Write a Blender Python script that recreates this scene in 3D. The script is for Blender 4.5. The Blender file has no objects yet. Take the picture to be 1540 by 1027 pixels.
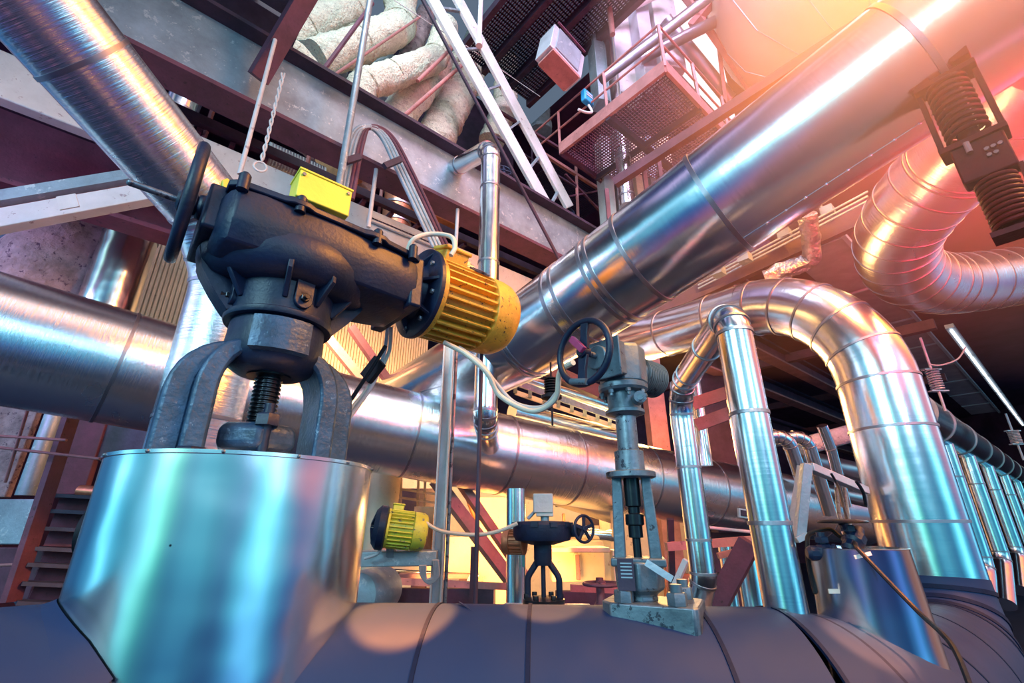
import bpy, math, random
from mathutils import Vector, Matrix, noise
random.seed(7)
scene = bpy.context.scene
COL = scene.collection
V = Vector
PI = math.pi
# ------------------------------------------------------------------ camera (eye at the world origin, floor 1.75 m below)
FPX = 700.0
PITCH = math.radians(21.3)
CP, SP = math.cos(PITCH), math.sin(PITCH)
FLOOR = -1.75
cam_d = bpy.data.cameras.new('camera')
cam = bpy.data.objects.new('camera', cam_d); COL.objects.link(cam)
cam.location = (0, 0, 0); cam.rotation_euler = (math.radians(90) + PITCH, 0, 0)
cam_d.sensor_fit = 'HORIZONTAL'; cam_d.sensor_width = 36.0; cam_d.lens = FPX / 1540 * 36.0
cam_d.clip_start = 0.05; cam_d.clip_end = 200
scene.camera = cam

def ray(px, py):
    u, v = (px - 770) / FPX, (513.5 - py) / FPX
    return V((u, CP - v * SP, v * CP + SP))
def PT(px, py, c): return ray(px, py) * c                 # measured point at depth c
def ONZ(px, py, z):
    r = ray(px, py); return r * (z / r.z)
def ONY(px, py, y):
    r = ray(px, py); return r * (y / r.y)
AZ = math.radians(49.5)
D1 = V((math.sin(AZ), math.cos(AZ), 0)); D2 = V((-math.cos(AZ), math.sin(AZ), 0)); UPV = V((0, 0, 1))
GD = 4.17
def ONG(px, py, off=0):                                   # on the upright plane of the crane girder, off metres behind it
    r = ray(px, py); return r * ((GD + off) / r.dot(D2))
def UP(p, py):                                            # the point straight above/below p seen at row py
    v = (513.5 - py) / FPX
    hx, hy = p.x, p.y
    z = (v * hy * CP + hy * SP) / (CP - v * SP)
    return V((hx, hy, z))
def proj(p):
    d = p.y * CP + p.z * SP
    return (770 + FPX * p.x / d, 513.5 - FPX * (p.z * CP - p.y * SP) / d, d)

# ------------------------------------------------------------------ frames and meshes
class Frame:
    def __init__(s, o, ex=D1, ez=UPV):
        s.o = V(o); s.x = V(ex).normalized(); z = V(ez)
        z = (z - s.x * z.dot(s.x))
        s.z = z.normalized(); s.y = s.z.cross(s.x)
    def __call__(s, x, y, z): return s.o + s.x * x + s.y * y + s.z * z
    def at(s, x, y, z): return Frame(s(x, y, z), s.x, s.z)

class MB:
    def __init__(s): s.v = []; s.f = []; s.uv = {}; s.dark = set()
    def add(s, vs, fs, uvs=None):
        n = len(s.v); s.v += [V(a) for a in vs]
        for i, f in enumerate(fs):
            if uvs: s.uv[len(s.f)] = uvs[i]
            s.f.append(tuple(a + n for a in f))
        return s
    def box(s, F, c, size, taper=1.0):
        x, y, z = size[0] / 2, size[1] / 2, size[2] / 2
        vs = []
        for dz, t in ((-1, 1), (1, taper)):
            for dx, dy in ((-1, -1), (1, -1), (1, 1), (-1, 1)):
                vs.append(F(c[0] + dx * x * t, c[1] + dy * y * t, c[2] + dz * z))
        return s.add(vs, [(3, 2, 1, 0), (4, 5, 6, 7), (0, 1, 5, 4), (1, 2, 6, 5), (2, 3, 7, 6), (3, 0, 4, 7)])
    def bar(s, a, b, w, h, up=UPV):
        a, b = V(a), V(b); d = b - a
        if abs(d.normalized().dot(V(up))) > .98: up = V((0, 1, 0))
        F = Frame((a + b) / 2, d, up)
        return s.box(F, (0, 0, 0), (d.length, w, h))
    def ring_verts(s, c, ex, ey, r, n): return [c + ex * (r * math.cos(2 * PI * i / n)) + ey * (r * math.sin(2 * PI * i / n)) for i in range(n)]
    def lathe(s, o, axis, prof, n=32, caps=True, ref=None):
        o, a = V(o), V(axis).normalized()
        ref = V(ref) if ref else (UPV if abs(a.z) < .9 else V((1, 0, 0)))
        ex = (ref - a * ref.dot(a)).normalized(); ey = a.cross(ex)
        vs = []
        for r, h in prof: vs += s.ring_verts(o + a * h, ex, ey, max(r, 1e-4), n)
        fs = []
        for k in range(len(prof) - 1):
            for i in range(n):
                j = (i + 1) % n
                fs.append((k * n + i, k * n + j, (k + 1) * n + j, (k + 1) * n + i))
        if caps:
            fs.append(tuple(range(n - 1, -1, -1))); m = (len(prof) - 1) * n
            fs.append(tuple(range(m, m + n)))
        return s.add(vs, fs)
    def cyl(s, a, b, r, n=24, r2=None):
        a, b = V(a), V(b); return s.lathe(a, b - a, [(r, 0), (r if r2 is None else r2, (b - a).length)], n)
    def tube(s, pts, r, n=16, caps=True, closed=False, uscale=1.0):
        pts = [V(p) for p in pts]; m = len(pts)
        rf = r if callable(r) else (lambda t, a: r)
        tan = []
        for i in range(m):
            if closed: t = pts[(i + 1) % m] - pts[(i - 1) % m]
            elif i == 0: t = pts[1] - pts[0]
            elif i == m - 1: t = pts[-1] - pts[-2]
            else: t = (pts[i + 1] - pts[i]).normalized() + (pts[i] - pts[i - 1]).normalized()
            tan.append(t.normalized())
        ref = UPV if abs(tan[0].z) < .9 else V((1, 0, 0))
        e = (ref - tan[0] * ref.dot(tan[0])).normalized()
        vs = []; L = 0; Ls = []
        for i in range(m):
            e = (e - tan[i] * e.dot(tan[i])).normalized(); f = tan[i].cross(e)
            if i: L += (pts[i] - pts[i - 1]).length
            Ls.append(L)
            for k in range(n):
                a = 2 * PI * k / n; rr = rf(L, a)
                vs.append(pts[i] + e * (rr * math.cos(a)) + f * (rr * math.sin(a)))
        fs = []; uvs = []
        r0 = rf(0, 0)
        for i in range(m if closed else m - 1):
            j = (i + 1) % m
            for k in range(n):
                l = (k + 1) % n
                fs.append((i * n + k, i * n + l, j * n + l, j * n + k))
                u0, u1 = 2 * PI * k / n * r0, 2 * PI * (k + 1) / n * r0; v0, v1 = Ls[i], Ls[j]
                uvs.append(((u0, v0), (u1, v0), (u1, v1), (u0, v1)))
        if caps and not closed:
            fs.append(tuple(range(n - 1, -1, -1))); uvs.append(tuple((0, 0) for _ in range(n)))
            fs.append(tuple(range((m - 1) * n, m * n))); uvs.append(tuple((0, 0) for _ in range(n)))
        return s.add(vs, fs, uvs)
    def loft(s, loops, caps=True):
        n = len(loops[0]); vs = [p for l in loops for p in l]; fs = []
        for k in range(len(loops) - 1):
            for i in range(n):
                j = (i + 1) % n
                fs.append((k * n + i, k * n + j, (k + 1) * n + j, (k + 1) * n + i))
        if caps:
            fs.append(tuple(range(n - 1, -1, -1))); m = (len(loops) - 1) * n; fs.append(tuple(range(m, m + n)))
        return s.add(vs, fs)
    def prism(s, F, poly, d):                             # poly in (x,z) of F, thickness d along y
        a = [F(x, -d / 2, z) for x, z in poly]; b = [F(x, d / 2, z) for x, z in poly]
        return s.loft([a, b])
    def torus(s, c, axis, R, r, n=48, m=12):
        a = V(axis).normalized(); ref = UPV if abs(a.z) < .9 else V((1, 0, 0))
        ex = (ref - a * ref.dot(a)).normalized(); ey = a.cross(ex)
        return s.tube(s.ring_verts(V(c), ex, ey, R, n), r, m, closed=True)
    def sphere(s, c, r, n=16, m=10, sc=(1, 1, 1)):
        vs = []; c = V(c)
        for i in range(m + 1):
            t = PI * i / m
            for k in range(n):
                a = 2 * PI * k / n
                vs.append(c + V((r * sc[0] * math.sin(t) * math.cos(a), r * sc[1] * math.sin(t) * math.sin(a), r * sc[2] * math.cos(t))))
        fs = [(i * n + k, (i + 1) * n + k, (i + 1) * n + (k + 1) % n, i * n + (k + 1) % n) for i in range(m) for k in range(n)]
        return s.add(vs, fs)
    def nut(s, c, axis, r, h): return s.lathe(c, axis, [(r, 0), (r, h * .85), (r * .88, h)], 6)
    def build(s, name, mat, parent=None, bevel=0, smooth=35, sub=0, loc=None):
        me = bpy.data.meshes.new(name)
        if parent is not None: inv = parent_matrix(parent).inverted(); base = None
        else:
            if loc is None:
                lo = V((min(v.x for v in s.v), min(v.y for v in s.v), min(v.z for v in s.v))); hi = V((max(v.x for v in s.v), max(v.y for v in s.v), max(v.z for v in s.v)))
                loc = (lo + hi) / 2
            base = V(loc); inv = Matrix.Translation(-base)
        me.from_pydata([inv @ v for v in s.v], [], s.f)
        if s.uv:
            ul = me.uv_layers.new(name='pipe')
            for pi, p in enumerate(me.polygons):
                q = s.uv.get(pi)
                if q:
                    for li, uvc in zip(p.loop_indices, q): ul.data[li].uv = uvc
        me.polygons.foreach_set('use_smooth', [True] * len(me.polygons))
        if s.dark:
            for i_ in s.dark: me.polygons[i_].material_index = 1
        me.update()
        me.set_sharp_from_angle(angle=math.radians(smooth))
        o = bpy.data.objects.new(name, me); COL.objects.link(o)
        me.materials.append(mat)
        if s.dark: me.materials.append(M['lap'] if mat.name != M['alu_dull'].name else M['lap_dark'])
        if parent is not None: o.parent = parent
        else: o.location = base
        if bevel:
            b = o.modifiers.new('bevel', 'BEVEL'); b.width = bevel; b.segments = 2; b.limit_method = 'ANGLE'; b.angle_limit = math.radians(40)
            b.harden_normals = False
        return o

def parent_matrix(p):
    m = Matrix.Translation(p.location)
    while p.parent is not None:
        p = p.parent; m = Matrix.Translation(p.location) @ m
    return m
def tag(o, label, cat, group=None, kind=None):
    if label: o['label'] = label
    if cat: o['category'] = cat
    if group: o['group'] = group
    if kind: o['kind'] = kind
    return o
def thing(name, label, cat, loc, group=None):
    o = bpy.data.objects.new(name, None); COL.objects.link(o)
    o.location = V(loc); o.empty_display_size = .1
    return tag(o, label, cat, group)
def struct(name, mb, mat, **k):
    o = mb.build(name, mat, **k); o['kind'] = 'structure'; return o
def clone(root, delta, label=None, group=None):
    r = root.copy(); COL.objects.link(r); r.location = root.location + V(delta)
    if label: r['label'] = label
    if group: r['group'] = group
    for ch in list(root.children):
        c = ch.copy(); COL.objects.link(c); c.parent = r
        for g in list(ch.children):
            d = g.copy(); COL.objects.link(d); d.parent = c
    return r

# ------------------------------------------------------------------ paths
def fillet(pts, rads, step=math.radians(5)):
    """straight runs and arcs: list of (kind, [points])"""
    pts = [V(p) for p in pts]; out = []; cur = pts[0]
    if not isinstance(rads, (list, tuple)): rads = [rads] * (len(pts) - 2)
    for i in range(1, len(pts) - 1):
        a, b, c = pts[i - 1], pts[i], pts[i + 1]
        d0 = (b - a).normalized(); d1 = (c - b).normalized()
        ang = d0.angle(d1)
        if ang < .01 or rads[i - 1] <= 0:
            out.append(('straight', [cur, b])); cur = b; continue
        t = rads[i - 1] * math.tan(ang / 2)
        s = b - d0 * t
        nrm = (d1 - d0 * d1.dot(d0)).normalized(); ctr = s + nrm * rads[i - 1]
        n = max(3, int(ang / step)); arc = []
        for k in range(n + 1):
            f = ang * k / n
            arc.append(ctr - nrm * (rads[i - 1] * math.cos(f)) + d0 * (rads[i - 1] * math.sin(f)))
        if (s - cur).length > .005: out.append(('straight', [cur, s]))
        out.append(('elbow', arc)); cur = arc[-1]
    out.append(('straight', [cur, pts[-1]]))
    return out
def flat(path):
    r = []
    for k, p in path:
        for q in p:
            if not r or (q - r[-1]).length > 1e-4: r.append(q)
    return r
def line(mb, pts, r, rad=.05, n=10): return mb.tube(flat(fillet(pts, rad, math.radians(12))) if len(pts) > 2 else pts, r, n)
def spline(pts, k=8):
    pts = [V(p) for p in pts]; P = [pts[0]] + pts + [pts[-1]]; out = []
    for i in range(1, len(P) - 2):
        p0, p1, p2, p3 = P[i - 1:i + 3]
        for j in range(k):
            t = j / k
            out.append(.5 * ((2 * p1) + (p2 - p0) * t + (2 * p0 - 5 * p1 + 4 * p2 - p3) * t * t + (3 * p1 - p0 - 3 * p2 + p3) * t ** 3))
    out.append(pts[-1]); return out

def seam(mb, p, t, r, w=.022, h=.005, n=48):              # raised lap of the sheet-metal cladding
    n0 = len(mb.f); mb.lathe(V(p) - V(t).normalized() * w / 2, t, [(r * .99, -.001), (r + h, 0), (r + h, w), (r * .99, w + .001)], n, caps=False); mb.dark.update(range(n0, len(mb.f)))

def pipe(name, label, mat, pts, r, rads=.3, seams=.9, elbow_deg=15, group=None, n=48, cat='pipe', h=.005, w=.022, long_seam=False, first=None):
    """clad pipe: straight sections and lobster-back elbows as parts, lap joints in their meshes. r may be a number or r(length along)."""
    path = fillet(pts, rads)
    rf = r if callable(r) else (lambda L: r)
    single = len(path) == 1
    root = None if single else thing(name, label, cat, V(pts[0]), group)
    L = 0
    for kind, pp in path:
        mb = MB(); L0 = L
        if kind == 'straight':
            d = pp[1] - pp[0]; ln = d.length; k = max(1, int(ln / .25)); q = [pp[0] + d * (i / k) for i in range(k + 1)]
            mb.tube(q, (lambda l, a, L0=L0: rf(L0 + l)), n, caps=True)
            if seams:
                x = (seams * .6 if first is None else first)
                while x < ln - .05:
                    seam(mb, pp[0] + d.normalized() * x, d, rf(L0 + x), w, h, n); x += seams
            if long_seam:
                mb.tube(offset_line(pp[0], pp[1], rf(L0) + .001, long_seam), .004, 6)
            L += ln
        else:
            mb.tube(pp, (lambda l, a, L0=L0: rf(L0 + l)), n, caps=False)
            tot = (pp[1] - pp[0]).angle(pp[-1] - pp[-2]); stp = max(1, round(math.radians(elbow_deg) / (tot / (len(pp) - 1))))
            seg = (pp[1] - pp[0]).length
            for i in range(0, len(pp), stp):
                t = (pp[min(i + 1, len(pp) - 1)] - pp[max(i - 1, 0)])
                seam(mb, pp[i], t, rf(L0 + i * seg), w, h, n)
            L += seg * (len(pp) - 1)
        o = mb.build(name if single else ('straight_section' if kind == 'straight' else 'elbow'), mat, root)
        if single: tag(o, label, cat, group); root = o
    return root
def offset_line(a, b, r, ang):
    d = (b - a).normalized(); ref = UPV if abs(d.z) < .9 else V((1, 0, 0))
    e = (ref - d * ref.dot(d)).normalized(); f = d.cross(e)
    o = e * (r * math.cos(ang)) + f * (r * math.sin(ang)); return [a + o, b + o]

def lumpy(mb, pts, r, amp=.16, freq=7, n=28, seed=0, ribs=0):
    q = []
    for a, b in zip(pts[:-1], pts[1:]):
        k = max(1, int((b - a).length / .035)); q += [a + (b - a) * (i / k) for i in range(k)]
    q.append(pts[-1])
    def rf(l, a):
        v = V((l * freq, math.cos(a) * 1.4, math.sin(a) * 1.4 + seed * 9.1))
        x = 1 + amp * noise.noise(v) + amp * .5 * noise.noise(v * 3.1)
        if ribs: x += ribs * abs(math.sin(l * 32))
        return r * x
    return mb.tube(q, rf, n)
# ------------------------------------------------------------------ materials
def newmat(name):
    m = bpy.data.materials.new(name); m.use_nodes = True; nt = m.node_tree; nt.nodes.clear()
    out = nt.nodes.new('ShaderNodeOutputMaterial'); b = nt.nodes.new('ShaderNodeBsdfPrincipled'); nt.links.new(b.outputs[0], out.inputs[0])
    return m, nt, b
def N(nt, t, **k):
    n = nt.nodes.new(t)
    for a, v in k.items():
        if a in n.inputs.keys(): n.inputs[a].default_value = v
        else: setattr(n, a, v)
    return n
def ramp(nt, fac, stops):
    r = nt.nodes.new('ShaderNodeValToRGB'); e = r.color_ramp.elements
    while len(e) < len(stops): e.new(.5)
    for el, (p, c) in zip(e, stops): el.position = p; el.color = (c[0], c[1], c[2], 1) if len(c) == 3 else c
    nt.links.new(fac, r.inputs[0]); return r.outputs[0]
def rampf(nt, fac, stops): return ramp(nt, fac, [(p, (v, v, v)) for p, v in stops])
def c3(*c): return tuple(c) + (1,)

def metal(name, col, rough=.25, metallic=1.0, streak=.02, dent=.02, stain=.25, spots=0, aniso=0, stain_col=None, dscale=3.0):
    m, nt, b = newmat(name); L = nt.links.new
    tc = N(nt, 'ShaderNodeTexCoord'); uvm = N(nt, 'ShaderNodeMapping'); uvm.inputs['Scale'].default_value = (1.2, 46, 1); L(tc.outputs['UV'], uvm.inputs[0])
    ns = N(nt, 'ShaderNodeTexNoise', Scale=1.0, Detail=5.0, Roughness=.65); L(uvm.outputs[0], ns.inputs['Vector'])
    geo = N(nt, 'ShaderNodeNewGeometry')
    nd = N(nt, 'ShaderNodeTexNoise', Scale=dscale, Detail=2.0, Roughness=.5); L(geo.outputs['Position'], nd.inputs['Vector'])
    nf = N(nt, 'ShaderNodeTexNoise', Scale=1.6, Detail=4.0, Roughness=.55, Distortion=.3); L(geo.outputs['Position'], nf.inputs['Vector'])
    b.inputs['Metallic'].default_value = metallic
    st = rampf(nt, nf.outputs[0], [(.30, 0), (.80, 1)])
    mul = N(nt, 'ShaderNodeMath', operation='MULTIPLY'); L(st, mul.inputs[0]); mul.inputs[1].default_value = stain
    mx = N(nt, 'ShaderNodeMix', data_type='RGBA'); L(mul.outputs[0], mx.inputs[0])
    sc = stain_col or tuple(x * .55 for x in col)
    mx.inputs[6].default_value = c3(*col); mx.inputs[7].default_value = c3(*sc)
    colout = mx.outputs[2]
    if spots:
        vo = N(nt, 'ShaderNodeTexVoronoi', Scale=7.0); L(geo.outputs['Position'], vo.inputs['Vector'])
        sp = rampf(nt, vo.outputs['Distance'], [(.02 * spots, 1), (.035 * spots, 0)])
        mx2 = N(nt, 'ShaderNodeMix', data_type='RGBA'); L(sp, mx2.inputs[0]); L(colout, mx2.inputs[6]); mx2.inputs[7].default_value = (.05, .05, .07, 1); colout = mx2.outputs[2]
    L(colout, b.inputs['Base Color'])
    ma = N(nt, 'ShaderNodeMapRange'); ma.inputs['To Min'].default_value = rough * .85; ma.inputs['To Max'].default_value = min(1, rough * 1.25); L(nf.outputs[0], ma.inputs[0]); L(ma.outputs[0], b.inputs['Roughness'])
    bp = N(nt, 'ShaderNodeBump', Strength=1.0, Distance=dent); L(nd.outputs[0], bp.inputs['Height'])
    bp2 = N(nt, 'ShaderNodeBump', Strength=.6, Distance=streak * .05); L(ns.outputs[0], bp2.inputs['Height']); L(bp.outputs[0], bp2.inputs['Normal'])
    L(bp2.outputs[0], b.inputs['Normal'])
    return m
def paint(name, col, rough=.5, var=.25, wear=None, wear_amt=.0, bump=.003, bscale=40, metallic=0, scale=6, spec=.5):
    m, nt, b = newmat(name); L = nt.links.new
    geo = N(nt, 'ShaderNodeNewGeometry')
    n1 = N(nt, 'ShaderNodeTexNoise', Scale=float(scale), Detail=7.0, Roughness=.65); L(geo.outputs['Position'], n1.inputs['Vector'])
    c = ramp(nt, n1.outputs[0], [(.3, tuple(x * (1 - var) for x in col)), (.7, tuple(min(1, x * (1 + var)) for x in col))])
    if wear:
        n2 = N(nt, 'ShaderNodeTexNoise', Scale=scale * 3.3, Detail=6.0, Roughness=.75); L(geo.outputs['Position'], n2.inputs['Vector'])
        w = rampf(nt, n2.outputs[0], [(.64 - wear_amt, 0), (.67 - wear_amt, 1)])
        mx = N(nt, 'ShaderNodeMix', data_type='RGBA'); L(w, mx.inputs[0]); L(c, mx.inputs[6]); mx.inputs[7].default_value = c3(*wear); c = mx.outputs[2]
    L(c, b.inputs['Base Color']); b.inputs['Roughness'].default_value = rough; b.inputs['Metallic'].default_value = metallic
    b.inputs['Specular IOR Level'].default_value = spec
    n3 = N(nt, 'ShaderNodeTexNoise', Scale=float(bscale), Detail=4.0); L(geo.outputs['Position'], n3.inputs['Vector'])
    bp = N(nt, 'ShaderNodeBump', Strength=.8, Distance=bump); L(n3.outputs[0], bp.inputs['Height']); L(bp.outputs[0], b.inputs['Normal'])
    return m
def emit(name, col, s):
    m, nt, b = newmat(name); b.inputs['Base Color'].default_value = (0, 0, 0, 1); b.inputs['Emission Color'].default_value = c3(*col); b.inputs['Emission Strength'].default_value = s
    return m

M = {}
M['alu'] = metal('bright aluminium cladding', (.80, .82, .86), .19, streak=.015, dent=.006, stain=.2, spots=.6)
M['alu_smooth'] = metal('smooth aluminium jacket', (.82, .86, .88), .2, streak=.004, dent=.02, stain=.28, spots=.9, dscale=2.2)
M['alu_brushed'] = metal('streaked aluminium cladding', (.80, .83, .88), .25, streak=.16, dent=.006, stain=.3, spots=.5)
M['alu_old'] = metal('weathered grey aluminium cladding', (.50, .50, .55), .38, streak=.05, dent=.02, stain=.6)
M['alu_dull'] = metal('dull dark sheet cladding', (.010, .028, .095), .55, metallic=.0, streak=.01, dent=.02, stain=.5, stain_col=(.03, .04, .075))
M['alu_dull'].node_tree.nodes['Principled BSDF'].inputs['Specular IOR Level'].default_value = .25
M['dark_iron'] = paint('blue black cast iron paint', (.004, .011, .038), .46, .4, wear=(.010, .028, .075), wear_amt=.0, bump=.002, bscale=60, spec=.4)
M['blue_iron'] = paint('worn blue cast iron', (.022, .055, .115), .4, .5, wear=(.10, .16, .25), wear_amt=.03, bump=.004, bscale=50, metallic=.2, scale=9)
M['lap'] = metal('lap joint edge', (.36, .35, .40), .35, stain=.2)
M['lap_dark'] = paint('dark lap joint', (.006, .012, .04), .6, spec=.15)
M['magenta_steel'] = paint('deep magenta red primer', (.19, .045, .085), .6, .3, wear=(.09, .025, .05), wear_amt=.02, scale=4)
M['steel'] = paint('grey machined steel', (.17, .20, .24), .42, .4, wear=(.05, .05, .07), wear_amt=.09, metallic=.7, bump=.002)
M['black_steel'] = paint('oily black steel', (.02, .022, .03), .28, .3, metallic=.6, bump=.001)
M['grey_cast'] = paint('grey painted casting', (.11, .15, .19), .42, .35, wear=(.035, .035, .05), wear_amt=.04, metallic=.35)
M['yellow'] = paint('worn amber yellow motor paint', (.66, .37, .04), .42, .25, wear=(.035, .025, .03), wear_amt=.045, bump=.003, scale=10)
M['lime'] = paint('worn lime yellow paint', (.62, .58, .06), .45, .2, wear=(.10, .13, .14), wear_amt=.05, scale=8)
M['clean_yellow'] = paint('lemon yellow enamel', (.78, .70, .07), .4, .06)
M['galv'] = paint('galvanised blue grey steel', (.30, .37, .43), .45, .3, wear=(.52, .57, .60), wear_amt=.05, metallic=.45, scale=3)
M['galv_light'] = paint('pale galvanised steel', (.50, .54, .60), .42, .18, metallic=.4, scale=3)
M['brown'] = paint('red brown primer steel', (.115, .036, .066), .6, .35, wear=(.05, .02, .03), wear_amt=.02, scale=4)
M['brown_lit'] = paint('lit red brown primer steel', (.40, .17, .16), .6, .25, wear=(.18, .07, .08), wear_amt=.02, scale=5)  # lighter pink copy of the brown primer, painted as if lit
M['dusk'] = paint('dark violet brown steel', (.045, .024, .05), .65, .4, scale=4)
M['white'] = paint('off white painted steel', (.62, .62, .64), .45, .12, wear=(.33, .27, .30), wear_amt=.02, scale=4)
M['cream_wall'] = paint('cream sheet panel', (.70, .55, .36), .5, .15, wear=(.42, .28, .18), wear_amt=.02, scale=2)
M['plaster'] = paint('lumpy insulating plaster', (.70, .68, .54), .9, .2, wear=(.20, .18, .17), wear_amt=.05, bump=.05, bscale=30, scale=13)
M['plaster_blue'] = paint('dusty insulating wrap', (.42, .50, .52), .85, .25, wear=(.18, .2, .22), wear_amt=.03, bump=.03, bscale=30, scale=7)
M['foil'] = paint('crumpled foil wrap', (.50, .47, .45), .32, .3, metallic=.85, bump=.03, bscale=22)
M['rusty'] = paint('flaking rusty plaster', (.34, .24, .24), .8, .45, wear=(.10, .05, .08), wear_amt=.06, bump=.03, bscale=16, scale=5)
M['rubber'] = paint('black rubber', (.007, .008, .014), .55, .2, spec=.25)
M['cable_grey'] = paint('grey cable sheath', (.42, .42, .46), .5, .12)
M['cable_cream'] = paint('cream cable sheath', (.62, .56, .48), .5, .12)
M['concrete'] = paint('dark painted concrete', (.028, .05, .10), .4, .3, scale=2)
M['tank'] = paint('cream tank cladding', (.80, .68, .52), .5, .06, scale=2)
M['glare_red'] = paint('glare red spring steel', (.13, .004, .006), .5, .25, metallic=.0, spec=.2, scale=9)  # dark steel painted red in place of the orange glare on it
M['pink'] = paint('magenta red plastic', (.42, .04, .13), .4, .1)
M['blue_sign'] = paint('bright blue enamel', (.02, .32, .62), .4, .05)
M['copper'] = paint('warm copper sheet', (.55, .22, .12), .4, .3, metallic=.7)
M['teal_tape'] = paint('teal sticker', (.02, .22, .24), .5, .05)
M['dark_back'] = paint('dark violet wall', (.075, .028, .07), .9, .4, scale=1.5)  # dark violet tone with random mottling
M['deck'] = paint('dark blue decking', (.05, .055, .10), .55, .35, scale=5)
M['ceil_panel'] = paint('grey ceiling panel', (.30, .26, .31), .7, .25, scale=3)
M['glass_tube'] = emit('fluorescent tube', (.80, .92, 1.0), 3.0)
M['screen_grey'] = paint('pale grey enamel box', (.46, .50, .50), .45, .1)
# ================================================================== FOREGROUND: main header pipe
def blend_path():
    pts = [V((-4.2, 1.87, -.73)), V((.92, 1.87, -.73))]
    R = .45; c = V((.92, 1.87 + R, -.73)); n = 12; end = math.radians(47)
    for i in range(1, n + 1):
        a = end * i / n; pts.append(c + V((R * math.sin(a), -R * math.cos(a), 0)))
    d = V((math.cos(end), math.sin(end), 0)); base = pts[-1]
    top = V((2.77, 3.40, -.33)); Rb = .42
    # elbow up to the riser: ends vertical at `top`
    flat_end = V((top.x, top.y, 0)) - d * Rb; flat_end.z = -.75
    for i in range(1, 5): pts.append(base.lerp(flat_end, i / 5))
    for i in range(0, 9):
        a = math.radians(90) * i / 8
        pts.append(V((flat_end.x, flat_end.y, -.75)) + d * (Rb * math.sin(a)) + UPV * (Rb * (1 - math.cos(a))))
    return pts
hp = blend_path()
header = thing('header_pipe', 'big dull dark-clad header pipe lying along the bottom, curving back to the tall riser', 'pipe', hp[0])
def piece(mb, pts, r0, r1, seams=()):
    tot = sum((b - a).length for a, b in zip(pts[:-1], pts[1:]))
    mb.tube(pts, (lambda l, a: r0 + (r1 - r0) * min(1, l / tot)), 72, caps=False)
LA = V((-1.016, 1.87, -.73))                               # left run comes from behind the camera's left, along D1
def leftR(s): return .505 if s < -.36 else .505 - .09 * min(1, (s + .36) / .36)
mb = MB(); lp_ = [LA + D1 * s for s in (-2.6, -1.8, -1.2, -.8, -.6, -.45, -.36, -.24, -.12, .0)]
mb.tube(lp_, (lambda l, a: leftR(l - 2.6)), 80, caps=True); seam(mb, lp_[4], D1, .505, .013, .004, 80)
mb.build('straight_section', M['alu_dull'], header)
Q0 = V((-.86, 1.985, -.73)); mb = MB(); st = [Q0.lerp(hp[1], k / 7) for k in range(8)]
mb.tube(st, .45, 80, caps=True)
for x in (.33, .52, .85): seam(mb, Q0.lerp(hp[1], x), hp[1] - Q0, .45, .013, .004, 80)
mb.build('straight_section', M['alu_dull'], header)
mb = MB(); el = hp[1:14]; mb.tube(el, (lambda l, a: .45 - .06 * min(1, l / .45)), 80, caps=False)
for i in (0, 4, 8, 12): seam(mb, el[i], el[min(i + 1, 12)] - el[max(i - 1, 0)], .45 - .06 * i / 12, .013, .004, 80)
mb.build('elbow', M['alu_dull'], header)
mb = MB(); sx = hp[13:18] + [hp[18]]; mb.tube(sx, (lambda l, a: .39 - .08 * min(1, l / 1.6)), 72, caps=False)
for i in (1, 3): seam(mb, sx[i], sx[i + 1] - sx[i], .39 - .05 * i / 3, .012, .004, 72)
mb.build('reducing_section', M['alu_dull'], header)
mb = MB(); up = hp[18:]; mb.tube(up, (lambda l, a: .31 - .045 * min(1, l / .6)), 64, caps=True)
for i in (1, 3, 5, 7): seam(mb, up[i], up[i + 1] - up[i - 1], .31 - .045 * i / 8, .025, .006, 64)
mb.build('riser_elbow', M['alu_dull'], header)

# drum shaped valve jacket
AX = V((-1.016, 1.87, 0)); F1 = Frame(AX, D1)
drum = thing('valve_jacket', 'huge shiny aluminium drum jacket around the large valve on the header pipe', 'valve jacket', (AX.x, AX.y, -.73))
mb = MB(); mb.lathe(AX, UPV, [(.449, -.72), (.449, .195), (.4545, .197), (.4545, .208), (.446, .21)], 96, caps=False); mb.build('side_sheet', M['alu_smooth'], drum)
mb = MB(); mb.lathe(AX, UPV, [(.446, .196), (.30, .204), (.10, .204)], 64, caps=False); mb.lathe(AX, UPV, [(.3, .195), (.3, .2)], 64); mb.build('top_sheet', M['alu_smooth'], drum)
mb = MB()
ss = []                                                    # saddle flashing where the drum meets the pipe
cur = []
for i in range(0, 60):
    a = math.radians(-90 - 150 * i / 59); d = V((math.cos(a), math.sin(a), 0)); p = AX + d * .449; s = (p - AX).dot(D1); dh = abs((p - AX).dot(D2)); R_ = leftR(s)
    if s < -.0 and R_ > dh: cur.append((p + UPV * (-.73 + math.sqrt(R_ * R_ - dh * dh)), d))
loops = []
for p, d in cur:
    o = (d * .6 - D1 * .5 + UPV * .0).normalized()
    loops.append([p + d * .004 + UPV * .012, p + d * .016 + UPV * .006, p + d * .05 - D1 * .075 - UPV * .03, p + d * .03 - D1 * .085 - UPV * .07])
mb.loft(loops)
mb.tube([l[2] for l in loops], .006, 6)
mb.build('saddle_flashing', M['alu_dull'], drum)
mb = MB()
for a in (-150, -128, -100, -72, -45, -20, 10): mb.sphere(AX + V((.4555 * math.cos(math.radians(a)), .4555 * math.sin(math.radians(a)), .202)), .006, 8, 6)
mb.build('edge_rivet', M['steel'], drum)

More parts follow.
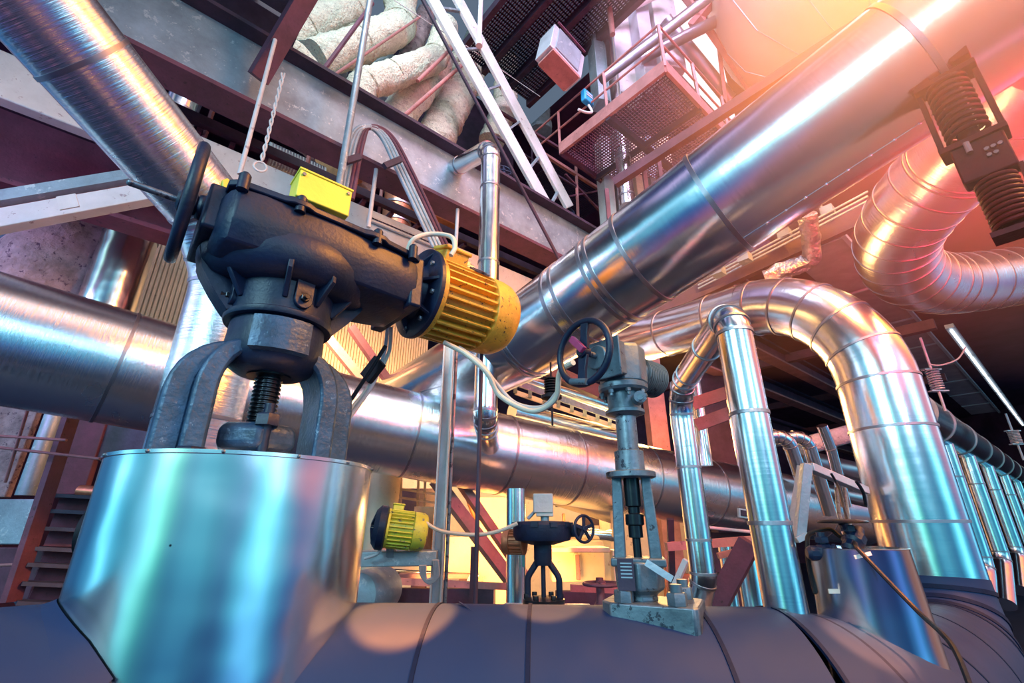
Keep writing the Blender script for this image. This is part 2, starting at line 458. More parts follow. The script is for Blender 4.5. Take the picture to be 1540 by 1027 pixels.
# ================================================================== big motorised valve
bigv = thing('motorized_valve', 'large blue-black cast iron valve actuator rising from the aluminium drum', 'valve', F1(0, 0, .2))
for s in (-1, 1):
    mb = MB()
    def arm(in0, out0, th, off=0):
        o_, i_ = [], []
        for k in range(15):
            t = k / 14
            z = .16 + .30 * min(1, t / .5)
            if t <= .5: xo, xi = out0, in0
            else:
                a = (t - .5) / .5 * PI / 2
                xo = .13 + (out0 - .13) * math.cos(a); xi = .10 + (in0 - .10) * math.cos(a)
                z = .46 + .215 * math.sin(a) * 1.0
            zi = z - (0 if t <= .5 else (z - .46) * (1 - (in0 + .02) / (out0 + .02)) * .8)
            o_.append((s * xo, z)); i_.append((s * xi, zi))
        poly = o_ + i_[::-1]
        n = len(o_)
        # strip of quads extruded along y
        vs, fs = [], []
        for (x, z), (x2, z2) in zip(o_, i_):
            vs += [F1(x, -th / 2, z), F1(x2, -th / 2, z2), F1(x2, th / 2, z2), F1(x, th / 2, z)]
        for k in range(n - 1):
            a, b = 4 * k, 4 * k + 4
            for q in range(4):
                r_ = (q + 1) % 4; f = (a + q, a + r_, b + r_, b + q); fs.append(f if s < 0 else f[::-1])
        fs.append((0, 3, 2, 1)); fs.append((4 * n - 4, 4 * n - 3, 4 * n - 2, 4 * n - 1))
        mb.add(vs, fs)
    arm(.255, .345, .15); arm(.185, .262, .235)
    mb.build('yoke_arm', M['blue_iron'], bigv, bevel=.012)
mb = MB(); mb.lathe(F1.o, UPV, [(.07, .572), (.13, .575), (.17, .60), (.188, .64), (.19, .70), (.185, .785)], 56)

mb.build('yoke_collar', M['dark_iron'], bigv, bevel=.006)
mb = MB()
vs = []; fs = []; na = 20
for k in range(na + 1):
    a = math.radians(-84 + 62 * k / na - 4)
    for r_, z_ in ((.185, .625), (.213, .632), (.213, .765), (.185, .772)):
        rr = r_ + .003 * noise.noise(V((k * .9, z_ * 9, 0))); vs.append(F1.o + V((rr * math.cos(a), rr * math.sin(a), z_)))
for k in range(na):
    for q in range(3): fs.append((4 * k + q, 4 * k + 4 + q, 4 * k + 5 + q, 4 * k + 1 + q))
fs.append((0, 1, 2, 3)); fs.append((4 * na + 3, 4 * na + 2, 4 * na + 1, 4 * na))
mb.add(vs, fs); mb.build('collar_pad', M['blue_iron'], bigv)
mb = MB(); mb.lathe(F1.o, UPV, [(.212, .782), (.216, .79), (.216, .805), (.205, .812), (.208, .93), (.218, .96), (.24, 1.0)], 56)
mb.build('drive_sleeve', M['dark_iron'], bigv)
for ang in (-150, -112, -62, -25, 12):                      # webs and bolt lugs round the sleeve
    a = math.radians(ang); d = V((math.cos(a), math.sin(a), 0)); FF = Frame(F1.o, d)
    mb = MB(); mb.prism(FF, [(.195, .86), (.212, .85), (.29, .95), (.29, 1.0), (.195, 1.0)], .022); mb.build('web', M['dark_iron'], bigv, bevel=.004)
for ang in (-128, -43):
    a = math.radians(ang); d = V((math.cos(a), math.sin(a), 0)); FF = Frame(F1.o, d)
    mb = MB(); mb.box(FF, (.207, 0, .93), (.03, .075, .15)); mb.lathe(FF(.192, 0, .855), d, [(.0375, 0), (.0375, .03)], 20)
    o = mb.build('bolt_lug', M['dark_iron'], bigv, bevel=.003)
    mb = MB(); mb.nut(FF(.222, 0, .86), d, .018, .014); mb.cyl(FF(.222, 0, .86), FF(.252, 0, .86), .009, 10); mb.build('bolt', M['black_steel'], o)
mb = MB(); mb.loft([[F1(.0 + r_ * math.cos(2 * PI * k / 64), min(1, .84 + .16 * max(0, math.sin(2 * PI * k / 64))) * r_ * math.sin(2 * PI * k / 64), z_) for k in range(64)] for r_, z_ in ((.15, .925), (.24, .93), (.305, .945), (.345, .985), (.36, 1.04), (.355, 1.09), (.33, 1.125), (.27, 1.14), (.15, 1.16))])
for s in (-1, 1): mb.prism(F1, [(s * .17, .80), (s * .215, .80), (s * .275, .87), (s * .33, .95), (s * .355, 1.03), (s * .355, 1.08), (s * .17, 1.08)], .11)
mb.build('gear_housing', M['dark_iron'], bigv)
sec = [(-.285, 1.225), (-.295, 1.15), (-.290, 1.08), (-.25, 1.0), (-.15, .965), (.15, .965), (.25, 1.0), (.29, 1.08), (.295, 1.15), (.285, 1.225)]
def bodyloop(x, k, dz=0): return [F1(x, y * k * (1 - .16 * max(0, x) / .53), 1.10 + (z - 1.10) * k + dz) for y, z in sec]
mb = MB(); mb.loft([bodyloop(x, k) for x, k in ((-.335, .72), (-.315, .88), (-.29, .97), (-.2, 1), (.1, 1), (.4, .97), (.5, .93), (.53, .9))])
mb.build('gearbox_body', M['dark_iron'], bigv, bevel=.008)
cov = []
for x, w in ((-.33, .17), (-.30, .20), (-.13, .212), (-.10, .228), (-.04, .228), (-.01, .212), (.22, .212), (.25, .226), (.31, .226), (.34, .208), (.50, .19), (.53, .17)):
    cov.append((x, w))
mb = MB(); mb.loft([[F1(x, -w - .085 + .05 * max(0, x), 1.222), F1(x, w + .085 - .05 * max(0, x), 1.222), F1(x, w + .085 - .05 * max(0, x), 1.25), F1(x, -w - .085 + .05 * max(0, x), 1.25)] for x, w in cov])
mb.loft([[F1(x, -w - .06 + .05 * max(0, x), 1.25), F1(x, w + .06, 1.25), F1(x, w + .05, 1.275), F1(x, -w - .05 + .05 * max(0, x), 1.275)] for x, w in cov[1:-1]])
cv = mb.build('top_cover', M['dark_iron'], bigv, bevel=.005)
for x in (-.285, -.07, .28, .47):
    mb = MB(); mb.lathe(F1(x, -.29 + .05 * max(0, x), 1.20), UPV, [(.022, 0), (.022, .068), (.013, .08)], 14); mb.build('cover_bolt', M['dark_iron'], cv)
mb = MB(); mb.box(F1, (-.345, -.02, 1.15), (.07, .36, .20)); mb.cyl(F1(-.40, 0, 1.236), F1(-.33, 0, 1.236), .055, 24); mb.build('input_boss', M['dark_iron'], bigv, bevel=.012)
mb = MB(); mb.box(F1, (.53, 0, 1.12), (.07, .44, .27)); mb.build('end_flange', M['dark_iron'], bigv, bevel=.012)
mb = MB(); mb.lathe(F1(.56, 0, 1.18), D1, [(.13, 0), (.14, .02), (.155, .07), (.245, .085), (.255, .09), (.255, .115), (.24, .12)], 56)
for a in (-70, -20, 35, 80, 130, 180, 230):
    r_ = math.radians(a); e = F1.y * math.cos(r_) + UPV * math.sin(r_); FF = Frame(F1(.56, 0, 1.18), D1, e); mb.prism(FF, [(0, .12), (.02, .15), (.09, .245), (.09, .1)], .018)
fl = mb.build('motor_bracket', M['dark_iron'], bigv, bevel=.003)
for a in (200, 245, 290, 150):
    r_ = math.radians(a); p = F1(.638, .205 * math.cos(r_), 1.18 + .205 * math.sin(r_)); mb = MB(); mb.nut(p, -D1, .014, .014); mb.build('bolt', M['steel'], fl)
# stem, gland, studs
mb = MB(); prof = []
z = .215
while z < .60:
    prof += [(.046, z), (.053, z + .0045), (.053, z + .0085), (.046, z + .013)]; z += .0175
mb.lathe(F1.o, UPV, prof, 28); mb.lathe(F1.o, UPV, [(.085, .566), (.085, .574)], 32); mb.build('threaded_stem', M['black_steel'], bigv)
mb = MB(); mb.lathe(F1.o, UPV, [(.075, .20), (.08, .25), (.14, .262), (.155, .275), (.155, .335), (.13, .36), (.06, .368)], 6, ref=V((.48, -.88, 0)))
gl = mb.build('gland_flange', M['blue_iron'], bigv, bevel=.012)
for s in (-1, 1):
    p = F1.o + V((.62, -.78, 0)) * (.128 * s)
    mb = MB(); mb.cyl(p + UPV * .2, p + UPV * .43, .02, 16); mb.nut(p + UPV * .345, UPV, .045, .045); mb.build('gland_stud', M['dark_iron'], gl)
for s in (-1, 1):
    p = F1(.225 * s, -.15, .205); mb = MB(); mb.nut(p, UPV, .05, .035); mb.build('base_nut', M['dark_iron'], bigv)

def handwheel(root, c, axis, R, rim, nsp, hub=.03, mat='dark_iron', name='handwheel', a0=0, w=None, handle=None):
    """wheel part with spokes and hub as sub-parts"""
    a = V(axis).normalized(); ref = UPV if abs(a.z) < .9 else V((1, 0, 0)); ex = (ref - a * ref.dot(a)).normalized(); ey = a.cross(ex)
    mb = MB(); mb.torus(c, a, R - rim, rim, 56, 12); wh = mb.build(name, M[mat], root)
    for k in range(nsp):
        t = math.radians(a0) + 2 * PI * k / nsp; d = ex * math.cos(t) + ey * math.sin(t); side = a.cross(d); ww = w or rim * 1.2
        mb = MB(); mb.loft([[c + d * q + side * (ww * f * e1) + a * (rim * .55 * e2 + off) for e1, e2 in ((-1, -1), (1, -1), (1, 1), (-1, 1))] for q, f, off in ((hub * .5, 1.15, 0), (R * .5, .85, 0), (R - rim, 1, 0))])
        mb.build('spoke', M[mat], wh, bevel=rim * .15)
    mb = MB(); mb.lathe(c - a * rim * 1.6, a, [(hub * .8, 0), (hub, rim * .4), (hub, rim * 2.8), (hub * .8, rim * 3.2)], 24); mb.build('hub', M[mat], wh)
    return wh
handwheel(bigv, F1(-.434, 0, 1.236), D1, .262, .023, 3, hub=.045, a0=20, w=.024)
mb = MB(); mb.cyl(F1(-.62, 0, 1.236), F1(-.38, 0, 1.236), .0135, 16); mb.sphere(F1(-.62, 0, 1.236), .0145, 12, 8); mb.build('input_shaft', M['steel'], bigv)

def motor(root, F, x0, L, r, mat, finned=True, flange='dark_iron', bell=.35, rings=False, tb=True, tb_ang=60, nf=30):
    """electric motor along F.x from x0; cowl at far end"""
    o = F(0, 0, 0)
    mb = MB(); mb.lathe(F(x0, 0, 0), F.x, [(r * .8, 0), (r * .84, L * .02), (r * .84, L * (1 - bell))], 48); bd = mb.build('motor_frame', mat, root)
    mb = MB()
    if rings:
        x = .06 * L
        while x < L * .94:
            mb.lathe(F(x0 + x, 0, 0), F.x, [(r * .8, 0), (r, L * .012), (r, L * .04), (r * .8, L * .052)], 40, caps=False); x += L * .085
        mb.lathe(F(x0, 0, 0), F.x, [(r * .9, L * .95), (r * .85, L * .99), (r * .6, L)], 40)
        mb.build('cooling_fins', mat, root)
    else:
        for k in range(nf):
            t = 2 * PI * (k + .5) / nf; e = F.y * math.cos(t) + F.z * math.sin(t); FF = Frame(F(x0 + L * (1 - bell) / 2 + .01 * L, 0, 0), F.x, e)
            mb.box(FF, (0, 0, r * .9), (L * (1 - bell) * .86, r * .055, r * .22))
        mb.build('cooling_fins', mat, root, bevel=.002)
        mb = MB(); mb.lathe(F(x0, 0, 0), F.x, [(r * .9, 0), (r * 1.02, 0), (r * 1.02, L * .05), (r * .9, L * .06)], 48); mb.build('front_ring', mat, root)
        mb = MB(); c0 = L * (1 - bell) - .02 * L
        mb.lathe(F(x0, 0, 0), F.x, [(r * .96, c0), (r * 1.0, c0 + .01 * L), (r * 1.0, L * .80), (r * .97, L * .88), (r * .88, L * .95), (r * .70, L * .985), (r * .4, L)], 48)
        mb.build('fan_cowl', mat, root)
    if tb:
        t = math.radians(tb_ang); e = F.y * math.cos(t) + F.z * math.sin(t); FF = Frame(F(x0 + L * .2, 0, 0), F.x, e)
        mb = MB(); mb.box(FF, (0, 0, r * 1.05), (L * .26, r * .62, r * .34)); mb.box(FF, (0, 0, r * 1.26), (L * .3, r * .7, r * .10)); t_ = mb.build('terminal_box', mat, root, bevel=.008)
        return FF
mot = thing('electric_motor', 'amber yellow finned electric motor bolted to the big dark actuator', 'motor', F1(.70, 0, 1.2))
MF = F1.at(0, 0, 1.18)
TF = motor(mot, MF, .68, .58, .232, M['yellow'], tb_ang=112, nf=28)
mb = MB(); mb.cyl(TF(.07, 0, .24), TF(.15, 0, .24), .026, 14); mb.nut(TF(.09, 0, .24), F1.x, .038, .03); mb.build('cable_gland', M['steel'], mot)
mb = MB(); nfz = Frame(MF(1.0, 0, 0), F1.x, (F1.y * -.62 + UPV * .78)); mb.box(nfz, (-.04, 0, .238), (.10, .085, .01)); mb.build('nameplate', M['steel'], mot)
mb = MB(); mb.box(nfz, (-.04, 0, .2445), (.075, .045, .003)); mb.build('nameplate_print', M['dusk'], mot)
# junction boxes on the actuator
tb = thing('junction_box', 'lemon yellow rectangular junction box on top of the big dark actuator', 'junction box', F1(.10, .12, 1.28))
MB().cyl(F1(.1, .12, 1.27), F1(.1, .12, 1.52), .05, 16).build('pedestal', M['dark_iron'], tb)
mb = MB(); mb.box(F1, (.10, .12, 1.59), (.27, .16, .16)); mb.build('box_body', M['clean_yellow'], tb, bevel=.006)
mb = MB(); mb.box(F1, (.10, .12, 1.676), (.28, .17, .012)); mb.build('lid', M['clean_yellow'], tb, bevel=.003)
for s in (-1, 1):
    mb = MB(); mb.cyl(F1(.10 + s * .115, .038, 1.645), F1(.10 + s * .115, .03, 1.645), .009, 12); mb.build('screw', M['steel'], tb)
mb = MB(); F_ = F1.at(-.30, -.10, 1.27); mb.prism(F_, [(-.035, 0), (.035, 0), (.05, .045), (.03, .065), (.012, .05), (.008, .02), (-.004, .02), (-.006, .05), (-.03, .07), (-.048, .05)], .06)
tag(mb.build('lifting_lug', M['clean_yellow'], None, bevel=.006), 'small bright yellow forked lug on the wheel end of the big actuator', 'lug')

# ================================================================== slim motor valve in the middle
B2 = V((.46, 1.87, 0)); F2 = Frame(B2, D1); ls = B2.normalized(); FS = Frame(B2, V((ls.y, -ls.x, 0)))
v2 = thing('gate_valve', 'slim grey gate valve with a tall open yoke on the header pipe', 'valve', F2(0, 0, -.3))
mb = MB(); F2b = Frame(B2, V((.90, -.43, 0))).at(.045, 0, 0)
mb.prism(Frame(F2b(0, 0, -.295), F2b.x, F2b.y), [(-.17, -.07), (-.13, -.115), (.14, -.115), (.155, -.10), (.155, .10), (.13, .12), (-.13, .12), (-.17, .08)], .085); mb.build('base_flange', M['steel'], v2, bevel=.006)
for sx in (-1, 1):
    for sy in (-1, 1):
        p = F2b(.088 * sx, .082 * sy, -.252)
        mb = MB(); mb.nut(p, UPV, .034, .038); mb.cyl(p, p + UPV * .062, .019, 14); mb.build('flange_nut', M['grey_cast'], v2)
mb = MB(); mb.lathe(B2, UPV, [(.06, -.255), (.055, -.235), (.085, -.215), (.088, -.13), (.07, -.125)], 8, ref=ls); mb.box(FS, (0, 0, -.13), (.19, .15, .028)); mb.build('bonnet', M['grey_cast'], v2, bevel=.006)
for s in (-1, 1):
    mb = MB(); mb.loft([[FS(s * a, -b, z), FS(s * (a + w), -b, z), FS(s * (a + w), b, z), FS(s * a, b, z)][::(1 if s > 0 else -1)] for a, w, b, z in ((.042, .042, .035, -.12), (.036, .036, .03, .165))])
    mb.build('yoke_column', M['grey_cast'], v2, bevel=.005)
mb = MB(); mb.lathe(B2, UPV, [(.085, .160), (.094, .164), (.094, .182), (.085, .186), (.056, .188), (.056, .262), (.05, .265)], 40); mb.build('yoke_head', M['steel'], v2)
mb = MB(); mb.lathe(B2, UPV, [(.041, .262), (.041, .40), (.052, .402), (.066, .412)], 36); mb.build('spindle_tube', M['steel'], v2)
mb = MB(); mb.lathe(B2, UPV, [(.03, .16), (.03, .06), (.022, .055), (.022, .035), (.034, .03), (.034, -.005), (.026, -.01), (.026, -.05), (.015, -.052), (.015, -.13)], 24); mb.build('spindle_coupling', M['black_steel'], v2)
mb = MB(); mb.lathe(B2, UPV, [(.066, .408), (.078, .412), (.078, .424), (.066, .428), (.066, .495), (.092, .50), (.10, .51), (.10, .53), (.09, .535)], 36)
mb.build('gear_head', M['grey_cast'], v2)
for a in range(0, 360, 45):
    p = B2 + V((.088 * math.cos(math.radians(a)), .088 * math.sin(math.radians(a)), .485)); mb = MB(); mb.nut(p, UPV, .011, .014); mb.cyl(p + UPV * -.012, p, .007, 8); mb.build('head_bolt', M['grey_cast'], v2)
mb = MB(); FF = FS.at(0.01, -.07, .455); mb.cyl(FF(.045, .01, 0), FF(.052, -.035, 0), .024, 18); mb.cyl(FF(.052, -.034, 0), FF(.052, -.038, 0), .013, 14); mb.build('side_port', M['grey_cast'], v2)
mb = MB(); mb.lathe(F2(.01, 0, 0), UPV, [(.098, .535), (.098, .68), (.085, .70), (.05, .71)], 8, ref=ls); mb.build('actuator_case', M['grey_cast'], v2, bevel=.006)
mb = MB(); mb.box(F2, (-.09, -.0, .62), (.05, .15, .14)); mb.box(F2, (-.118, 0, .62), (.012, .175, .165)); mb.cyl(F2(-.12, 0, .62), F2(-.165, 0, .62), .05, 24); mb.build('switch_cover', M['grey_cast'], v2, bevel=.004)
W2 = handwheel(v2, F2(-.235, 0, .625), D1, .142, .014, 2, hub=.024, a0=8, w=.02)
mb = MB(); mb.cyl(F2(-.245, 0, .625), F2(-.15, 0, .625), .012, 12); mb.build('wheel_spindle', M['steel'], v2)
mb = MB(); mb.cyl(F2(-.25, .06, .515), F2(-.25, -.02, .497), .013, 14); mb.build('crank_grip', M['grey_cast'], W2)
mb = MB(); FK = Frame(F2(-.262, .0, .645), F2.y * 0.8 + UPV * 0.9, D1); mb.box(FK, (.01, 0, 0), (.085, .028, .022)); mb.build('locking_clip', M['pink'], W2, bevel=.003)
motor(v2, F2.at(0, 0, .60), .09, .15, .08, M['grey_cast'], rings=True, tb=False)
mb = MB(); mb.box(F2, (.10, .03, .665), (.09, .07, .03)); mb.cyl(F2(.13, .06, .66), F2(.16, .1, .62), .012, 10); mb.build('terminal_box', M['galv_light'], v2, bevel=.004)
mb = MB(); FT = Frame(FS(-.045, -.10, -.165), FS(1, 0, 0) - FS(0, 0, 0), UPV * .95 + (FS(-1, 0, 0) - FS(0, 0, 0)) * .28); mb.box(FT, (0, 0, 0), (.055, .004, .10)); tg = mb.build('metal_tag', M['dusk'], v2)
mb = MB()
for k in range(5): mb.box(FT, (.002, -.003, .035 - .011 * k), (.038, .002, .004))
mb.build('tag_lettering', M['galv'], tg)
mb = MB(); FT = Frame(FS(.065, -.11, -.15), (FS(1, 0, 0) - FS(0, 0, 0)) * .8 + UPV * -.5, UPV); mb.box(FT, (0, 0, 0), (.095, .004, .022)); mb.build('name_tag', M['galv_light'], v2)

# ================================================================== riser and arch pipe
def AR(px, py, c): return PT(px, py, c)
rz = V((2.77, 3.40, -.34))
rtop = UP(rz, 500)
back = PT(925, 523, 6.0)
kk = V((rtop.x, rtop.y, UP(rz, 500).z + .32))
p_back = back
arch = pipe('arch_pipe', 'thick aluminium riser that arches over and runs back under the huge sloping pipe', M['alu'],
            [rz, V((rz.x, rz.y, PT(1170, 455, 4.2).z)), p_back], .262, [.95], seams=.62, elbow_deg=13, n=64, h=.006, w=.018, first=.35)
# slender arch
a0 = V((.98, 1.90, -.30)); zt = .86
left_top = PT(1040, 540, 3.05); lb = UP(left_top, 905)
far_x = PT(1022, 600, 3.1); lt = V((far_x.x, far_x.y, UP(far_x, 585).z)); lb = UP(far_x, 935)
arch2 = pipe('slender_arch_pipe', 'slender aluminium pipe bent like a hairpin, one leg on the header pipe', M['alu'],
             [a0, V((a0.x, a0.y, zt + .02)), lt, V((lt.x, lt.y, UP(lt, 870).z)), V((lt.x, lt.y, UP(lt, 870).z)) + V((-.08, .15, -.35))], lambda L: .073, [.10, .22, .12], seams=.42, elbow_deg=22, n=40, h=.0045, w=.014, first=.30)

# collar drum beside the riser
cb = V((1.285, 1.90, 0)); 
cj = thing('pipe_stub_jacket', 'open topped aluminium stub jacket on the bend of the header pipe', 'pipe jacket', (cb.x, cb.y, -.5))
mb = MB(); mb.lathe(cb, UPV, [(.185, -.62), (.158, -.09), (.161, -.085), (.153, -.084), (.150, -.1)], 56, caps=False); mb.build('side_sheet', M['alu_smooth'], cj)
mb = MB(); mb.lathe(cb, UPV, [(.151, -.12), (.02, -.11)], 40, caps=False); mb.build('top_sheet', M['alu_old'], cj)

# ================================================================== large pipes
def halfr(px_half, c): return px_half * c / FPX
mid = pipe('cross_pipe', 'long fat streaked aluminium pipe crossing behind both valves', M['alu_brushed'],
     [PT(0, 509, 3.3) + (PT(0, 509, 3.3) - PT(256, 570, 3.95)) * .9, PT(0, 509, 3.3), PT(256, 570, 3.95), PT(520, 632, 4.75), PT(780, 688, 5.45), PT(1090, 745, 6.6), PT(1290, 775, 7.6)], .45,
     [0] * 5, seams=1.1, n=72, long_seam=False)
sl = thing('sloping_pipe', 'enormous sloping aluminium pipe running up past the spring hanger', 'pipe', PT(860, 465, 4.1))
A_ = PT(1640, -95, 2.25); B_ = PT(868, 457, 4.05); C_ = PT(795, 505, 4.45); D_ = PT(585, 618, 6.3)
pth = fillet([A_, B_, C_, D_], [.8, .5])
L = 0
for kind, pp in pth:
    mb = MB(); d = pp[-1] - pp[0]
    if kind == 'straight' and d.length > 1.5 and pp[0] == A_:
        q = [pp[0] + d * (i / 12) for i in range(13)]; mb.tube(q, .405, 88)
        for t in (.235, .60, .80, .885, .905): seam(mb, pp[0] + d * t, d, .405, .03, .007, 88)
        mb.tube(offset_line(pp[0] + d * .235, pp[0] + d * .60, .406, math.radians(188)), .0035, 6)
        for k in range(9): mb.sphere(offset_line(pp[0] + d * (.25 + .037 * k), pp[-1], .408, math.radians(188))[0], .008, 8, 6)
    else:
        mb.tube(pp, .405, 80, caps=kind == 'straight')
        for i in range(0, len(pp), 3): seam(mb, pp[i], pp[min(i + 1, len(pp) - 1)] - pp[max(i - 1, 0)], .405, .03, .006, 80)
    mb.build('straight_section' if kind == 'straight' else 'elbow', M['alu'], sl)
# up-left pipe turning down behind the big valve
vx = PT(306, 600, 2.8)
diag = pipe('diagonal_pipe', 'fat streaked pipe dropping from the upper corner and turning straight down behind the actuator', M['alu_brushed'],
     [PT(-160, -250, 1.75), PT(318, 318, 2.95), V((vx.x, vx.y, UP(vx, 420).z)), V((vx.x, vx.y, -1.6))], .225, [.25, .45], seams=1.3, elbow_deg=22, n=64, h=.005)
# S bend at the upper end
ub = pipe('return_bend_pipe', 'wide segmented aluminium return bend below the spring hanger', M['alu'],
     None, .30) if False else thing('return_bend_pipe', 'wide segmented aluminium return bend below the spring hanger', 'pipe', PT(1440, 235, 3.7))
up_ = spline([PT(1600, 60, 2.7), PT(1530, 140, 3.1), PT(1440, 238, 3.7), PT(1375, 310, 4.15), PT(1347, 365, 4.6), PT(1362, 408, 5.0), PT(1412, 426, 5.3), PT(1480, 422, 5.5), PT(1560, 410, 5.65), PT(1760, 380, 5.9)], 8)
for nm, i0, i1, stp in (('straight_section', 0, 17, 8), ('elbow', 17, 49, 3), ('straight_section', 49, 72, 3)):
    mb = MB(); q = up_[i0:i1 + 1]; mb.tube(q, .35, 72, caps=False)
    for i in range(i0, i1, stp):
        if i > 0: seam(mb, up_[i], up_[i + 1] - up_[i - 1], .35, .014, .004, 72)
    mb.build(nm, M['alu_brushed'], ub)
# ================================================================== SETTING: hall shell
W0 = Frame(V((0, 0, 0)), V((1, 0, 0)))
struct('floor', MB().box(W0, (1, 12.2, FLOOR - .1), (34, 23.6, .2)), M['concrete'])
struct('wall_back', MB().box(W0, (1, 24.2, 5), (40, .3, 14)), M['dark_back'])
struct('wall_left', MB().box(W0, (-10.2, 16.1, 5), (.3, 16, 14)), M['dark_back'])
struct('wall_right', MB().box(W0, (18.2, 17.6, 5), (.3, 13, 14)), M['dark_back'])
struct('ceiling', MB().box(W0, (3, 15.7, 12.1), (34, 17, .3)), M['dark_back'])

def beam_i(mb_web, mb_top, mb_bot, a, b, H, Wd, tw=.02, tf=.03):
    a, b = V(a), V(b)
    mb_web.bar(a + UPV * H / 2, b + UPV * H / 2, tw, H - 2 * tf)
    mb_top.bar(a + UPV * (H - tf / 2), b + UPV * (H - tf / 2), Wd, tf)
    mb_bot.bar(a + UPV * tf / 2, b + UPV * tf / 2, Wd, tf)
def ibeam(name, label, a, b, H, Wd, mats, stiff=0, cat='steel beam', tf=.03, group=None):
    r = thing(name, label, cat, a, group); w_, t_, b_ = MB(), MB(), MB(); beam_i(w_, t_, b_, a, b, H, Wd, tf=tf)
    w_.build('web', mats[0], r); t_.build('top_flange', mats[1], r); b_.build('bottom_flange', mats[2], r)
    d = V(b) - V(a); n = int(stiff)
    for k in range(n):
        p = V(a) + d * ((k + .5) / n); mb = MB(); F = Frame(p, d); mb.box(F, (0, 0, H / 2), (.02, Wd * .9, H - 2 * tf)); mb.build('stiffener', mats[0], r)
    return r
def one(name, label, cat, mb, mat, group=None, **k): return tag(mb.build(name, mat, None, **k), label, cat, group)
def rod(name, label, a, b, r, mat, cat='rod', n=10, group=None): return one(name, label, cat, MB().cyl(a, b, r, n), mat, group)
def barp(name, label, a, b, w, h, mat, cat='steel bar', group=None, up=UPV): return one(name, label, cat, MB().bar(a, b, w, h, up), mat, group)

# ------------------------------------------------------------------ crane girder
G0 = V((-2.48, 3.37, 3.62))
gs, ge = G0 - D1 * 4, G0 + D1 * 6.6
ibeam('crane_girder', 'deep pale blue-grey girder crossing the whole upper half behind the hoist rods', gs, ge, .92, .34, (M['galv'], M['dusk'], M['brown']), 0, tf=.045)
# low white box beam below the walkway
wb0, wb1 = ONG(345, 250, .45), ONG(752, 434, .45)
wb1.z = wb0.z
one('box_beam', 'off-white box beam running under the brown walkway behind the actuator', 'steel beam', MB().bar(wb0 - D1 * 2 - UPV * .05, wb0 + D1 * 4.6 - UPV * .05, .12, .42), M['white'], bevel=.01)
rail = thing('slotted_cable_tray', 'narrow slotted grey cable tray lying on the white box beam', 'cable tray', ONG(600, 345, .35))
t0, t1 = ONG(556, 328, .35), ONG(655, 372, .35); t1.z = t0.z
MB().bar(t0, t1, .03, .07).build('tray_side', M['galv_light'], rail)
for k in range(18):
    p = t0.lerp(t1, (k + .5) / 18); F = Frame(p, D1); MB().box(F, (0, -.02, 0), (.045, .006, .016)).build('slot', M['dusk'], rail)

# ------------------------------------------------------------------ walkway behind the girder
wk = thing('walkway', 'narrow rust brown walkway with thin handrails seen below the crane girder', 'walkway', ONG(450, 260, .8))
def gline(px, py, off, l0, l1, w, h, mat, nm):
    p = ONG(px, py, off); MB().bar(p + D1 * l0, p + D1 * l1, w, h).build(nm, M[mat], wk)
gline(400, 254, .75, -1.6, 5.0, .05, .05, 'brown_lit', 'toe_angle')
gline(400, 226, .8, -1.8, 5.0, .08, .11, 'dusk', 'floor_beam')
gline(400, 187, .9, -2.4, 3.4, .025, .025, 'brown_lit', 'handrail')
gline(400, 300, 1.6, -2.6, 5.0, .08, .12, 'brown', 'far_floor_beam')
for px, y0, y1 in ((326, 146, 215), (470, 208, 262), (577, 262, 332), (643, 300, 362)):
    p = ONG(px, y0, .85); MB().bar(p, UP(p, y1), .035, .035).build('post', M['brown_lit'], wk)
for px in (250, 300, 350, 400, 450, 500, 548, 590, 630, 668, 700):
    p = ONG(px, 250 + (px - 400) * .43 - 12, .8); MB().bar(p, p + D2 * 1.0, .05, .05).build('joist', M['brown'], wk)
# vessels and ducts beyond the walkway
def vcyl(name, label, px, y0, y1, off, rp, mat, cat='duct', prof=None, bands=0, group=None):
    p = ONG(px, (y0 + y1) / 2, off) if off < 5 else PT(px, (y0 + y1) / 2, off); c = proj(p)[2]; r = rp * c / FPX; a, b = UP(p, y1), UP(p, y0)
    mb = MB(); mb.cyl(a, b, r, 40)
    for k in range(bands): seam(mb, a.lerp(b, (k + .5) / bands), b - a, r, .04, .012, 40)
    return one(name, label, cat, mb, mat, group)
vcyl('steam_vessel', 'short banded metal vessel standing behind the walkway posts right of the yellow junction box', 598, 278, 350, 1.6, 21, M['copper'], 'vessel', bands=3)
vcyl('steel_canister', 'polished silver canister beside the diagonal pipe above the walkway', 277, 120, 190, 2.0, 21, M['alu'], 'canister', bands=2)
p = ONG(400, 232, 2.2); q = ONG(485, 262, 2.2); q.z = p.z
mb = MB(); mb.tube([p.lerp(q, k / 20) for k in range(21)], .19, 32)
for k in range(1, 20): seam(mb, p.lerp(q, k / 20), q - p, .19, .02, .006, 32)
one('spiral_duct', 'pale blue ribbed duct behind the walkway handrail', 'duct', mb, M['plaster_blue'])
one('ash_hopper', 'brown tapering hopper behind the walkway, next to the pale blue duct', 'hopper', MB().lathe(ONG(510, 262, 2.4), UPV, [(.12, -.25), (.40, .05), (.42, .45)], 4, ref=D1), M['copper'])
one('storage_bin', 'dim brown box bin behind the walkway under the crane girder', 'bin', MB().box(Frame(ONG(648, 318, 2.6), D1), (0, 0, 0), (1.1, .5, .5)), M['copper'], bevel=.02)
lumpy_p = [ONG(450, 205, 2.8), ONG(500, 240, 2.8), ONG(560, 290, 2.8)]
one('wrapped_pipe', 'dusky wrapped pipe behind the walkway below the crane girder', 'insulated pipe', lumpy(MB(), lumpy_p, .22, seed=3), M['rusty'])

